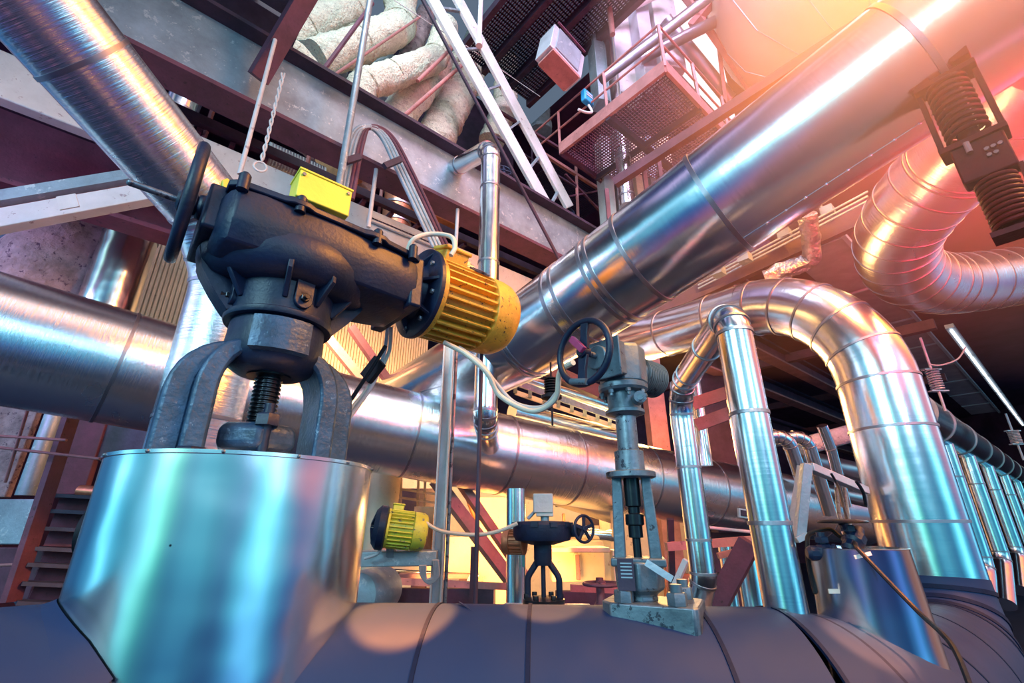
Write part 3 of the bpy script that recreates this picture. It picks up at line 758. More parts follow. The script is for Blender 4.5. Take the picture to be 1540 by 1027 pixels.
# ------------------------------------------------------------------ upper left: deck, tilted post, plate girder
dk = thing('deck', 'dark blue plank deck seen from below in the top corner beside the diagonal pipe', 'deck', ONZ(330, 20, 5.0))
e0 = ONZ(395, 96, 5.0)
for k in range(5):
    a = e0 + D2 * (-.12 - .42 * k); mb = MB(); mb.box(Frame(a, D1), (-2.6, 0, 0), (5.6, .37, .06)); mb.build('plank', M['deck'], dk)
for x in (-.3, -1.9, -3.6):
    MB().box(Frame(e0, D1), (x, -1.0, .07), (.1, 2.4, .08)).build('joist', M['dusk'], dk)
barp('tilted_post', 'wide purple brown steel strut slanting down to the crane girder', PT(492, -60, 4.35), PT(388, 118, 4.35), .16, .12, M['brown'], 'steel strut')
pg0 = ONG(-40, 272, 1.4); pg1 = ONG(262, 372, 1.4); pg1.z = pg0.z
hg = UP(ONG(0, 255, 1.4), 122).z - pg0.z
ibeam('plate_girder', 'deep red-brown plate girder behind the diagonal pipe', pg0 - D1 * 1, pg0 + D1 * 4.2, .85, .3, (M['magenta_steel'], M['dusk'], M['magenta_steel']), 4, tf=.05)
one('roof_purlin', 'pale grey-blue purlin above the red-brown plate girder', 'steel beam', MB().bar(ONG(-30, 95, 1.2), ONG(-30, 95, 1.2) + D1 * 3, .1, .3), M['galv'])
br = thing('brace', 'long pale steel channel brace slanting behind the diagonal pipe over the big cross pipe', 'brace', PT(0, 320, 3.7))
a, b = PT(-120, 335, 3.45), PT(262, 268, 4.1)
MB().bar(a + UPV * .10, b + UPV * .10, .09, .10).build('upper_channel', M['galv'], br)
MB().bar(a + D2 * .05 + UPV * .01, b + D2 * .05 + UPV * .01, .03, .2).build('channel_web', M['brown_lit'], br)
MB().bar(a - UPV * .13, b - UPV * .13, .10, .17).build('lower_channel', M['white'], br, bevel=.006)
MB().box(Frame(PT(110, 312, 3.6), b - a), (0, -.07, 0), (.12, .012, .12)).build('splice_plate', M['white'], br)
barp('tie_beam', 'rust pink tie beam passing under the pale brace to the actuator handwheel', ONG(-30, 262, 2.2), ONG(-30, 262, 2.2) + D1 * 3.6, .1, .14, M['brown_lit'], 'steel beam')
one('rusty_flue', 'flaking rusty lumpy flue behind the big cross pipe at the picture edge', 'flue', lumpy(MB(), [PT(40, 470, 5.0), PT(75, 400, 5.2), PT(140, 350, 5.6)], .46, .1, 5, seed=5), M['rusty'])
p = PT(182, 400, 5.3)
mb = MB(); mb.cyl(UP(p, 500), UP(p, 352), .255, 48); seam(mb, UP(p, 356), UPV, .255, .03, .01)
one('vertical_duct', 'plain silver vertical duct between the rusty flue and the corrugated wall', 'duct', mb, M['alu_smooth'])

# corrugated sunlit cladding behind
zlo = UP(ONG(200, 520, 3.6), 548).z
cwall = MB(); c0, c1 = ONG(120, 470, 3.6), ONG(640, 560, 3.6)
n = 96
for k in range(n):
    p = V((c0.x, c0.y, 0)).lerp(V((c1.x, c1.y, 0)), (k + .5) / n); wdt = (V((c1.x, c1.y, 0)) - V((c0.x, c0.y, 0))).length / n
    cwall.box(Frame(p, D1), (0, 0, zlo + 1.45), (wdt * .72, .06, 2.9))
cwall.box(Frame(V((c0.x, c0.y, 0)).lerp(V((c1.x, c1.y, 0)), .5), D1), (0, .04, zlo + 1.45), (wdt * n, .03, 2.9))
struct('wall_corrugated', cwall, M['cream_wall'])

# ------------------------------------------------------------------ plastered pipes in the gallery
PL = [([(470, -20), (520, 55), (505, 110)], 17, 2.3, 'plaster_blue', 0, 'bluish wrapped bend half hidden behind the grey conduit'), ([(735, 20), (715, 70), (705, 130)], 20, 2.4, 'plaster', .05, 'ribbed plastered pipe passing behind the steep stair'),([(425, 62), (455, 45), (527, 14), (545, -40)], 28, 1.6, 'plaster', 0, 'thick plastered pipe curving in the top corner behind the tilted strut'),
      ([(603, -40), (602, 42), (540, 68), (470, 92)], 28, 1.3, 'plaster', 0, 'plastered pipe coming straight down then bending level behind the grey conduit'),
      ([(420, 70), (452, 92), (470, 122), (480, 160)], 23, 1.0, 'plaster', 0, 'short plastered bend resting just over the crane girder by the tilted strut'),
      ([(672, 40), (655, 88), (590, 114), (545, 128), (531, 175)], 23, 1.0, 'plaster', 0, 'plastered pipe sloping down in an elbow behind the loop of conduits'),
      ([(662, 85), (640, 125), (606, 165), (570, 215)], 25, 1.5, 'plaster', .06, 'ribbed plastered pipe between two diagonal stays'),
      ([(700, 95), (690, 140), (664, 190), (640, 240)], 28, 1.7, 'plaster', .06, 'ribbed plastered pipe next to the stair stringers'),
      ([(762, 92), (760, 160), (738, 215)], 20, 2.0, 'plaster', 0, 'upright plastered pipe behind the stair stringers'),
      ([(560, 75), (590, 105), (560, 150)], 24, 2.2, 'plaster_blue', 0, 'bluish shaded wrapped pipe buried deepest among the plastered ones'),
      ([(640, 20), (622, 70), (610, 95)], 14, 1.6, 'rusty', .1, 'thin dirty flaking pipe squeezed among the plastered ones'),
      ([(811, 120), (809, 150), (812, 200)], 19, 3.6, 'plaster_blue', 0, 'upright wrapped pipe with a metal foot below the tilted cabinet')]
for pts, rp, off, mt, ribs, lab in PL:
    w_ = [ONG(x, y, off) for x, y in pts]; c = sum(proj(p)[2] for p in w_) / len(w_)
    fp = flat(fillet(w_, .42 if len(w_) > 2 else 0, math.radians(9))); mb = lumpy(MB(), fp, rp * c / FPX * .90, .13, 6, 36, seed=len(lab), ribs=ribs * 1.6)
    for i in range(2, len(fp) - 1, 4): mb.torus(fp[i], fp[i + 1] - fp[i - 1], rp * c / FPX * .93, .008, 36, 6)
    one('plastered_pipe', lab, 'insulated pipe', mb, M[mt], 'plaster insulated pipes in the gallery')
one('gallery_backing', 'dark sheet painted as the shade behind the plastered pipes', 'recess', MB().box(Frame(ONG(560, 90, 4.2), D1), (0, 0, 0), (9, .1, 7)), M['dusk'])  # dark sheet standing in for the shade between the pipes

# rods, conduits, stays in front of the gallery
def vrod(name, label, px, py, off, y0, y1, r, mat, cat='rod', group=None):
    p = ONG(px, py, off); return rod(name, label, UP(p, y0), UP(p, y1), r, M[mat], cat, 12, group)
vrod('hoist_rod', 'pale violet hanging rod crossing the crane girder next to the rope', 390, 150, -.5, 60, 262, .018, 'white')
vrod('conduit', 'tall grey conduit standing in front of the plastered pipes', 535, 130, -.5, -40, 300, .034, 'galv', 'conduit')
vrod('white_post', 'slim white post below the conduit loop, over the box beam', 561, 290, -.1, 254, 342, .022, 'white', 'post')
vrod('white_post', 'slim white post beside the central upright pipe, over the motor', 686, 360, -.1, 312, 402, .022, 'white', 'post')
lp = thing('conduit_loop', 'bundle of bent conduits looping over in front of the crane girder', 'conduit', ONG(550, 200, -.35))
for k in range(5):
    o = k * 5.5
    pts = [ONG(508 + o, 300, -.35 - .02 * k), ONG(524 + o, 215, -.35), ONG(545 + o * .6, 190 + (k % 2) * 3, -.35), ONG(572 + o * .8, 205, -.35), ONG(600 + o, 262, -.35), ONG(652 + o, 372, -.35)]
    mb = MB(); mb.tube(spline(pts, 10), .021, 10); mb.build('conduit_run', M['galv'] if k < 3 else M['brown'], lp)
for (x0, y0, x1, y1) in ((519, 243, 541, 236), (578, 250, 602, 240)):
    MB().bar(ONG(x0, y0, -.45), ONG(x1, y1, -.45), .05, .06).build('clamp', M['dusk'], lp)
rope = thing('hoist_rope', 'twisted pale rope with a small shackle dangling over the crane girder', 'rope', ONG(405, 255, -.6))
for ph in (0, PI):
    a, b = ONG(426, 110, -.6), ONG(404, 248, -.6); b = V((a.x, a.y, b.z)); pts = []
    for k in range(80):
        t = k / 79; r_ = .010 if t > .45 else .012 * (1 - t)
        pts.append(a.lerp(b, t) + V((math.cos(t * 34 + ph), math.sin(t * 34 + ph), 0)) * r_)
    mb = MB(); mb.tube(pts, .008, 6); mb.build('strand', M['white'], rope)
MB().torus(b + UPV * -.05, V((.5, -.85, 0)), .045, .009, 20, 8).build('shackle', M['white'], rope)
STY = [((625, -20), (842, 392), -.42, .024, 'dusk', 'long dark stay sloping across the crane girder to the sloping pipe'),
       ((632, 25), (470, 135), 1.0, .022, 'brown_lit', 'rust pink stay slanting over the plastered pipes toward the tilted strut'),
       ((698, 95), (578, 200), .5, .03, 'brown_lit', 'bent pinkish pipe stay in front of the ribbed plastered pipes'),
       ((690, 62), (628, 122), .5, .028, 'brown_lit', 'short pinkish stay above the ribbed plastered pipes'),
       ((560, 5), (472, 125), .6, .03, 'brown', 'purple-brown stay behind the grey conduit'),
       ((585, -5), (700, 70), .4, .006, 'white', 'thin white wire strung over the plastered pipes'),
       ((700, 68), (812, 145), .4, .006, 'white', 'thin white wire strung behind the stair stringers')]
for a, b, off, r_, mt, lab in STY: rod('stay', lab, ONG(a[0], a[1], off), ONG(b[0], b[1], off), r_, M[mt], 'stay')
# stair
sr = thing('steep_stair', 'steep pale steel stair crossing the gallery above the central upright pipe', 'stair', ONG(850, 330, .35))
for (x0, y0, x1, y1, off) in ((637, -25, 842, 345, .2), (678, -20, 856, 312, .32)):
    a, b = ONG(x0, y0, off), ONG(x1, y1, off); MB().bar(a, b, .06, .24).build('stringer', M['white'], sr, bevel=.008)
for k in range(6):
    t = (k + .5) / 6; a = ONG(640, -20, .24).lerp(ONG(842, 340, .24), t); b = ONG(684, -10, .36).lerp(ONG(856, 306, .36), t); MB().bar(a, b, .06, .03).build('tread', M['galv'], sr)
# central upright pipe
cp = PT(734, 430, 4.7)
pipe('upright_pipe', 'slim silver upright pipe in the middle, elbow at its top', M['alu_smooth'], [UP(cp, 632) + V((0, .8, -.1)), UP(cp, 632), V((cp.x, cp.y, UP(cp, 222).z)), ONG(668, 262, .3)], .108, [.12, .25], seams=.95, elbow_deg=22, n=40, h=.006)
pp = ONG(722, 30, -.2); mb = MB(); mb.cyl(UP(pp, 62), UP(pp, -40), .035, 16); mb.lathe(UP(pp, 62), UPV, [(.05, -.1), (.06, 0), (.035, .04)], 16)
one('drain_pipe', 'slim pale drain pipe with a flared joint hanging at the top of the stair', 'pipe', mb, M['white'])
# little black handwheels near the girder
def mini_wheel(label, px, py, off, R, group='small black handwheels by the stair'):
    c = ONG(px, py, off); r = thing('valve_handwheel', label, 'handwheel', c, group); handwheel(r, c, V((.3, -.9, .3)), R, R * .1, 4, hub=R * .2, name='wheel_rim'); MB().cyl(c, c + V((-.1, .3, -.1)), R * .1, 8).build('spindle', M['dark_iron'], r)
mini_wheel('small black handwheel beside the top of the central upright pipe', 758, 256, .3, .13)
mini_wheel('small black handwheel just above the end of the crane girder', 852, 318, .4, .16)

# ------------------------------------------------------------------ upper platform with railing
PZ = 6.0
pc = ONZ(1000, 100, PZ); Lq = 2.05; Rq = 1.9
pf = thing('platform', 'rust pink platform with open mesh floor and railings high beside the pale tank', 'platform', pc)
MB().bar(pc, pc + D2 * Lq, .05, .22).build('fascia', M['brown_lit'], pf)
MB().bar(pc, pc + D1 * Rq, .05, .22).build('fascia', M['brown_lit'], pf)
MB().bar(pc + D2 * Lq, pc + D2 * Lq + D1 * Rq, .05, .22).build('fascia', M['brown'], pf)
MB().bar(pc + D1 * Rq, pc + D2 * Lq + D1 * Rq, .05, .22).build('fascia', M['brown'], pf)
MB().bar(pc + D2 * Lq * .5 - UPV * .1, pc + D2 * Lq * .5 + D1 * Rq - UPV * .1, .08, .12).build('cross_beam', M['dusk'], pf)
MB().bar(pc + D1 * Rq * .5 - UPV * .1, pc + D1 * Rq * .5 + D2 * Lq - UPV * .1, .05, .1).build('cross_beam', M['dusk'], pf)
def mesh_floor(o, a, b, du, dv, nu, nv, w=.012, h=.02):
    mb = MB()
    for k in range(nu): mb.bar(o + a * (du * (k + .5) / nu), o + a * (du * (k + .5) / nu) + b * dv, w, h)
    for k in range(nv): mb.bar(o + b * (dv * (k + .5) / nv), o + b * (dv * (k + .5) / nv) + a * du, w, h)
    return mb
mesh_floor(pc, D1, D2, Rq, Lq, 34, 44).build('mesh_floor', M['brown'], pf)
for base in (pc, pc + D2 * Lq * .5, pc + D2 * Lq, pc + D1 * Rq * .5, pc + D1 * Rq):
    MB().bar(base, base + UPV * .85, .04, .04).build('railing_post', M['brown_lit'], pf)
for hh in (.45, .85):
    MB().cyl(pc + UPV * hh, pc + D2 * (Lq + .6) + UPV * hh, .018, 8).build('handrail', M['brown_lit'], pf)
    MB().cyl(pc + UPV * hh, pc + D1 * (Rq + .3) + UPV * hh, .018, 8).build('handrail', M['brown_lit'], pf)
# lower gallery beyond
g2 = thing('lower_gallery', 'dark lower gallery of rails and mesh left of the rust pink platform', 'gallery', ONZ(830, 215, 5.4))
for (x0, y0, x1, y1, w_, mt) in ((738, 160, 905, 262, .05, 'brown'), (745, 205, 880, 290, .03, 'dusk'), (812, 228, 925, 300, .06, 'brown_lit'), (800, 200, 800, 262, .03, 'dusk'), (866, 250, 870, 342, .05, 'brown_lit'), (905, 250, 908, 330, .04, 'brown'), (830, 300, 912, 285, .03, 'brown'), (850, 262, 905, 320, .04, 'brown')):
    MB().bar(ONG(x0, y0, .6), ONG(x1, y1, .6), w_, w_).build('rail', M[mt], g2)
gm = ONG(835, 240, 2.2); mesh_floor(gm, D1, D2, 2.4, 1.4, 40, 24, .014).build('mesh_floor', M['dusk'], g2)
# dark mesh floor overhead
hm = thing('overhead_grating', 'dark open grating high above the tilted cabinet', 'grating', ONZ(810, 40, 9.0))
ho = ONZ(690, 75, 8.6); hw_ = (ONZ(890, 60, 8.6) - ho).dot(D1)
mesh_floor(ho, D1, D2 * -1, hw_, 4.2, 40, 56, .03, .02).build('grating_bars', M['deck'], hm)
for k in range(4): MB().bar(ho - UPV * .1 + D1 * k * hw_ / 3, ho - UPV * .1 + D1 * k * hw_ / 3 - D2 * 4.2, .10, .18).build('bearer', M['dusk'], hm)
struct('grating_backlight', MB().box(Frame(ho + UPV * 2.6 - D2 * 1.5, D1), (1, 0, 0), (6, 8, .05)), emit('added grating backlight glow', (.50, .70, 1.0), .22))  # glowing panel added above the grating to backlight its mesh
# tilted cabinet
cb_ = thing('electrical_cabinet', 'tilted square sheet-metal cabinet hanging below the overhead grating', 'cabinet', PT(843, 96, 7.6))
FC = Frame(PT(843, 88, 7.6), D1 * .9 + UPV * -.2, UPV)
MB().box(FC, (0, 0, 0), (.72, .34, .62)).build('cabinet_body', M['galv_light'], cb_, bevel=.01)
MB().box(FC, (0, -.18, .02), (.52, .02, .54)).build('cabinet_door', M['galv'], cb_, bevel=.006)
MB().box(FC, (0, -.02, -.36), (.6, .34, .06)).build('bottom_plate', M['brown_lit'], cb_, bevel=.004)
MB().bar(FC(-.32, -.2, .36), FC(.32, -.2, .36), .03, .03).build('frame_bar', M['brown'], cb_)
bs = thing('control_box', 'small bright blue box with white lettering on the platform edge', 'control box', PT(883, 150, 7.7))
FB = Frame(PT(883, 148, 7.7), D1, UPV); MB().box(FB, (0, 0, 0), (.22, .1, .24)).build('box_body', M['blue_sign'], bs, bevel=.02)
for z_ in (.05, .0): MB().box(FB, (0, -.055, z_), (.15, .006, .022)).build('lettering', M['white'], bs)
one('white_hose', 'short white hose curving below the blue control box', 'hose', MB().tube(spline([FB(.02, 0, -.13), FB(.06, -.03, -.28), FB(-.1, -.03, -.4), FB(-.25, 0, -.42)], 8), .02, 8), M['white'])
# tall pale service ducts
def vbox(name, label, x0, x1, y0, y1, off, mat, depth=.3, cat='duct', group=None):
    p = PT((x0 + x1) / 2, (y0 + y1) / 2, off); c = off; w_ = (x1 - x0) * c / FPX * 1.05; a, b = UP(p, y1), UP(p, y0)
    mb = MB(); F = Frame(a.lerp(b, .5), V((.97, .25, 0))); mb.box(F, (0, 0, 0), (w_, depth, (b - a).length)); return one(name, label, cat, mb, M[mat], group, bevel=.01)
for x0, x1, y1, off, mt, lab in ((886, 903, 160, 9.0, 'galv', 'narrow grey-blue service duct at the end of the row behind the platform'), (905, 948, 150, 9.2, 'white', 'wide white service duct behind the platform, cut by a round pipe'), (951, 972, 130, 9.0, 'galv_light', 'grey service duct in the row behind the platform'), (974, 1012, 110, 9.4, 'white', 'white service duct furthest along the row behind the platform')):
    vbox('service_duct', lab, x0, x1, -60, y1, off, mt, group='service ducts behind the platform')
for x0, x1, off, mt, lab in ((903, 918, 8.7, 'white', 'cream service duct below the platform, first in its row'), (921, 931, 8.9, 'galv', 'thin grey service duct below the platform'), (950, 968, 8.7, 'cream_wall', 'sunlit cream service duct below the platform'), (972, 988, 8.8, 'galv', 'shaded grey service duct below the platform'), (991, 1010, 8.7, 'cream_wall', 'sunlit cream service duct nearest the sloping pipe')):
    vbox('service_duct', lab, x0, x1, 212, 345, off, mt, group='service ducts below the platform')
vcyl('round_duct', 'round pale duct rising in front of the white service ducts', 921, 55, 165, 8.4, 9, M['alu_smooth'], bands=1)
vcyl('round_duct', 'round warm grey duct hanging from the platform underside', 938, 198, 310, 7.9, 11, M['alu_smooth'], bands=4)
vcyl('vent_pipe', 'thin pinkish vent pipe on top of the round pale duct', 916, -40, 52, 8.4, 4, M['brown_lit'], 'pipe')
# pipes criss-crossing in the top
CR = [((905, 120), (1100, -30), 1.2, .11, 'alu_old', 'pale pipe rising over the platform rail to the top edge'), ((960, 90), (1105, 18), 2.2, .13, 'alu_old', 'grey pipe slanting above the platform toward the pale tank'), ((1000, 30), (1098, 150), 3.0, .16, 'alu_old', 'silver pipe dropping behind the platform toward the pale tank'), ((930, 20), (1010, -20), 3.0, .1, 'white', 'short white pipe between the service ducts at the top edge')]
for a, b, off, r_, mt, lab in CR: rod('overhead_pipe', lab, PT(a[0], a[1], 7.2 + off * .5), PT(b[0], b[1], 7.4 + off * .5), r_ * .8, M[mt], 'pipe', 24)
for a, b, off, w_, mt, lab in (((1020, -20), (1165, 185), 2.0, .1, 'brown_lit', 'rust pink beam sloping down beside the pale tank'), ((1040, 40), (1090, -20), 2.1, .14, 'brown_lit', 'short rust pink beam meeting the pale tank at the top'), ((1080, 60), (1095, 190), 2.5, .06, 'brown_lit', 'rust pink post between the platform and the pale tank')):
    barp('roof_strut', lab, PT(a[0], a[1], 8.2 + off * .2), PT(b[0], b[1], 8.0 + off * .2), w_, w_, M[mt], 'steel strut')
mb = mesh_floor(PT(990, 150, 9.9), D1, UPV, 4.2, 2.6, 40, 26, .035, .03); one('wire_screen', 'red-brown wire screen before the bright roof window', 'wire screen', mb, M['brown'])
# bright opening
wf = MB(); p = PT(1045, 70, 10.8); Fw = Frame(p, D1); wf.box(Fw, (0, .05, 0), (3.4, .04, 3.0)); window_mat = emit('daylit roof window', (1.0, .82, .86), 1.5)
struct('window_1', wf, window_mat)
# tank
tk = thing('conical_tank', 'huge cream tank with a rounded base towering over the sloping pipe', 'tank', PT(1250, 20, 9))
tc_ = PT(1262, -45, 8.0); mb = MB(); mb.lathe(tc_, UPV, [(.02, -2.35), (.5, -2.32), (1.1, -2.1), (1.7, -1.5), (2.02, -.6), (2.08, .2), (2.08, 3.5)], 72)
mb.build('tank_shell', M['tank'], tk)
for k in range(14):
    a = 2 * PI * k / 14; d = V((math.cos(a), math.sin(a), 0)); mb = MB(); mb.tube([tc_ + d * (r_ + .004) + UPV * z_ for r_, z_ in ((.5, -2.32), (1.1, -2.1), (1.7, -1.5), (2.02, -.6), (2.08, .2), (2.08, 3.5))], .008, 5); mb.build('plate_seam', M['galv_light'], tk)
for a, b, w_, lab in (((925, 275), (1330, 12), .09, 'dark red beam running along the upper side of the sloping pipe'),):
    barp('runway_beam', lab, PT(a[0], a[1], 6.2), PT(b[0], b[1], 4.6), w_, w_ * 1.4, M['brown'], 'steel beam')
for k, (x, y) in enumerate(((912, 285), (968, 252), (990, 240))):
    p = PT(x, y, 6.1); barp('angle_post', ('short rust angle post left of the sloping pipe', 'rust angle post touching the dark red beam', 'small rust angle post next to the sunlit service duct')[k], p, UP(p, y + 60), .05, .05, M['brown'], 'post')
# ================================================================== RIGHT: spring hanger in front of the sloping pipe
hx = PT(1434, 150, 2.3); KH = .74
sh = thing('spring_hanger', 'double spring hanger coloured red for the glare in front of the sloping pipe', 'spring hanger', UP(hx, 330))
def hz(y): return UP(hx, y + 12).z
dv = V((hx.x, hx.y, 0)); lsh = dv.normalized(); FHb = Frame(dv, V((lsh.y, -lsh.x, 0)))
class HFrame(Frame):
    def __call__(s, x, y, z): return s.o + s.x * x * KH + s.y * y * KH + s.z * z
FH = HFrame(dv, FHb.x)
z = [hz(y) for y in (-60, 60, 100, 110, 182, 200, 245, 250, 335)]
MB().cyl(FH(-.0, 0, z[1] - .05), FH(0, 0, z[0] + .4), .022, 14).build('hanger_rod', M['brown_lit'], sh)
mb = MB(); mb.box(FH, (-.045, 0, hz(20)), (.035, .05, .09)); mb.box(FH, (.045, 0, hz(20)), (.035, .05, .09)); mb.build('clevis', M['brown_lit'], sh, bevel=.005)
for s, wd in ((-1, .085), (1, .10)):
    MB().box(FH, (s * .105, 0, hz(78) + (.02 if s > 0 else -.03)), (wd, .12, .24)).build('side_box', M['glare_red'], sh, bevel=.004)
MB().box(FH, (0, 0, hz(85)), (.05, .05, .20)).build('turnbuckle', M['glare_red'], sh)
MB().box(FH, (0.0, 0, hz(112)), (.32, .16, .03)).build('top_plate', M['glare_red'], sh, bevel=.003)
def coil(zc0, zc1, R, r_, turns, x=0):
    pts = []
    for k in range(turns * 20 + 1):
        t = k / (turns * 20); a = 2 * PI * turns * t; pts.append(FH(x + R * math.cos(a), R * math.sin(a), zc0 + (zc1 - zc0) * t))
    m = MB(); m.tube(pts, r_, 9); return m
coil(hz(196), hz(116), .098, .011, 10, -.005).build('coil_spring', M['glare_red'], sh)
MB().cyl(FH(-.005, 0, hz(200)), FH(-.005, 0, hz(112)), .04, 20).build('spring_core', M['glare_red'], sh)
for s in (-1, 1): MB().box(FH, (s * .145, .03, hz(150)), (.03, .10, hz(112) - hz(200))).build('side_plate', M['glare_red'], sh, bevel=.003)
MB().box(FH, (0, 0, hz(205)), (.32, .17, .03)).build('middle_plate', M['glare_red'], sh, bevel=.003)
MB().box(FH, (0.01, 0.0, hz(232)), (.25, .13, hz(208) - hz(258))).build('middle_housing', M['glare_red'], sh, bevel=.008)
MB().cyl(FH(-.03, -.085, hz(222)), FH(-.03, -.085, hz(208)), .012, 10).build('set_pin', M['brown_lit'], sh)
for k in range(5):
    m = MB(); m.nut(FH(.04 + .03 * (k % 3), -.066, hz(225) - .035 * (k // 3)), FH(0, -1, 0) - FH(0, 0, 0), .010, .01); m.build('bolt', M['brown_lit'], sh)
coil(hz(332), hz(262), .088, .011, 10, .015).build('coil_spring', M['glare_red'], sh)
MB().cyl(FH(.015, 0, hz(340)), FH(.015, 0, hz(255)), .04, 20).build('spring_core', M['glare_red'], sh)
MB().box(FH, (.015, 0, hz(338)), (.22, .15, .025)).build('bottom_plate', M['glare_red'], sh)
MB().box(FH, (.14, .04, hz(290)), (.025, .08, hz(255) - hz(338))).build('side_plate', M['glare_red'], sh)

# ------------------------------------------------------------------ ceiling panels, lamp, beams on the right
CZ = 3.35
def zl(px, py, z): return ONZ(px, py, z)
o = zl(1380, 480, CZ); q = zl(1237, 431, CZ)
wd = (o - q).dot(-D2)
cpn = thing('ceiling_panel_duct', 'long grey panelled ceiling duct receding over the riser', 'duct', q)
for k in range(9):
    s0 = -3.2 + k * 1.9; m = MB(); m.box(Frame(q + D1 * s0 - D2 * wd / 2, D1), (.93, 0, .06), (1.85, wd, .12)); m.build('panel', M['ceil_panel'], cpn, bevel=.006)
MB().bar(q - D1 * 3.2 - D2 * wd - UPV * .01, q + D1 * 14 - D2 * wd - UPV * .01, .05, .05).build('edge_rail', M['galv_light'], cpn)
for k in range(9): MB().bar(q + D1 * (-3.22 + k * 1.9) - UPV * .01, q + D1 * (-3.22 + k * 1.9) - D2 * wd - UPV * .01, .03, .03).build('joint_rail', M['galv_light'], cpn)
lt = thing('strip_light', 'long lit fluorescent strip light beside the ceiling duct', 'strip light', zl(1433, 500, 3.2))
a = zl(1440, 507, 3.2); MB().bar(a - D1 * .8, a + D1 * 13, .12, .07).build('fixture_body', M['galv_light'], lt)
for k in range(6): MB().cyl(a + D1 * (-.7 + 2.2 * k) - UPV * .06, a + D1 * (1.3 + 2.2 * k) - UPV * .06, .022, 12).build('tube_lamp', M['glass_tube'], lt)
for k, (px, py, z_) in enumerate(((1140, 532, 2.75), (1150, 590, 2.5), (1165, 480, 3.1), (1130, 640, 2.3))):
    a = zl(px, py, z_); ibeam('ceiling_joist', ('violet-brown joist above the candy cane pipes', 'dim joist passing just over the small bent pipes', 'broad brown joist closest under the arch pipe', 'lowest dark joist behind the slender arch pipe')[k], a - D1 * 2.5, a + D1 * 9, .3, .22, (M['brown'], M['dusk'], M['brown_lit']), 0, tf=.035, group='joists under the arch pipe')  # bottom flange takes the lit tone, so its edge light is painted
for k, (px, py) in enumerate(((1160, 545), (1230, 600), (1270, 640))):
    a = zl(px, py, 2.95); barp('cross_joist', ('cross joist nearest the arch pipe bend', 'middle cross joist between the violet-brown joists', 'cross joist furthest along, near the riser')[k], a - D2 * 2.5, a + D2 * 3.5, .14, .16, M['brown'], 'steel beam', 'cross joists under the arch pipe')
struct('ceiling_low', MB().box(Frame(zl(1300, 500, 3.9), D1), (6, .5, .1), (22, 9, .2)), M['dark_back'])
fv = thing('foil_wrapped_pipe', 'crumpled foil-wrapped small pipe between the sloping pipe and the arch pipe', 'insulated pipe', PT(1215, 340, 4.3))
lumpy(MB(), flat(fillet([PT(1214, 322, 4.2), PT(1222, 392, 4.4), PT(1150, 418, 4.6)], .08)), .075, .3, 9, 22, seed=2).build('foil_wrap', M['foil'], fv)
for (x, y) in ((1245, 318), (1180, 352), (1120, 388), (1080, 408)):
    p = PT(x, y, 5.2); MB().box(Frame(p, D1), (0, 0, 0), (.12, .12, .1)).build('clip', M['galv'], fv)
for k in range(3):
    rod('thin_conduit', ('thin conduit behind the foil-wrapped pipe, upper', 'thin conduit behind the foil-wrapped pipe, middle', 'thin conduit behind the foil-wrapped pipe, lower')[k], PT(1050, 424 + 5 * k, 5.6), PT(1305, 288 + 7 * k, 4.8), .012, M['galv'], 'conduit')
barp('ledge_beam', 'shadowed ledge beam under the sloping pipe', PT(960, 478, 5.9), PT(1300, 322, 5.2), .1, .22, M['dusk'], 'steel beam')

# ------------------------------------------------------------------ row of pipes and its header
r0 = PT(1424, 690, 6.6)
hdz = PT(1403, 640, 6.6).z
pipe('collector_pipe', 'sloping silver collector pipe over the row of upright pipes', M['alu'], [V((r0.x, r0.y, hdz)) - D1 * 1.6, V((r0.x, r0.y, hdz)) + D1 * 13], .27, 0, seams=1.8, n=56, h=.012, w=.04)
ordn = ('first of the upright pipes in the row, right behind the riser', 'second of the upright pipes in the row beyond the riser', 'third of the upright pipes in the row beyond the riser', 'fourth of the upright pipes in the row beyond the riser', 'fifth of the upright pipes, at the picture edge')
for k in range(5):
    b = V((r0.x, r0.y, 0)) + D1 * (1.75 * k + .18 * k * k); bb = V((b.x, b.y, -.55))
    pipe('upright_row_pipe', ordn[k], M['alu'], [V((b.x, b.y, hdz)), bb, bb + V((-.5, -.35, -.55))], .125, [.3], seams=1.15, elbow_deg=22, n=40, h=.006, group='upright pipes in a row beyond the riser')
lowp = PT(1500, 965, 5.5)
def small_hanger(label, px, py0, py1, c, sp0, sp1):
    p = PT(px, (py0 + py1) / 2, c); r = thing('pipe_hanger', label, 'pipe hanger', UP(p, py1)); MB().cyl(UP(p, py0), UP(p, py1), .014, 8).build('hanger_rod', M['galv_light'], r)
    a, b = UP(p, sp1), UP(p, sp0); pts = []
    for k in range(161): t = k / 160; an = 2 * PI * 9 * t; pts.append(a.lerp(b, t) + V((math.cos(an) * .06, math.sin(an) * .06, 0)))
    m = MB(); m.tube(pts, .009, 6); m.build('coil_spring', M['galv_light'], r)
    for e in (a, b): MB().bar(e - V((.1, 0, 0)), e + V((.1, 0, 0)), .06, .015).build('end_plate', M['galv_light'], r)
small_hanger('small coil spring hanger over the collector pipe beside the riser', 1403, 508, 618, 5.6, 556, 588)
small_hanger('small dark spring hanger over the far end of the collector pipe', 1526, 622, 692, 7.0, 648, 668)
one('loose_wire', 'thin white wire sagging from the strip light to the small coil spring hanger', 'wire', MB().tube(spline([PT(1452, 522, 5.6), PT(1440, 540, 5.5), PT(1415, 549, 5.5), PT(1398, 548, 5.5)], 8), .009, 6), M['white'])

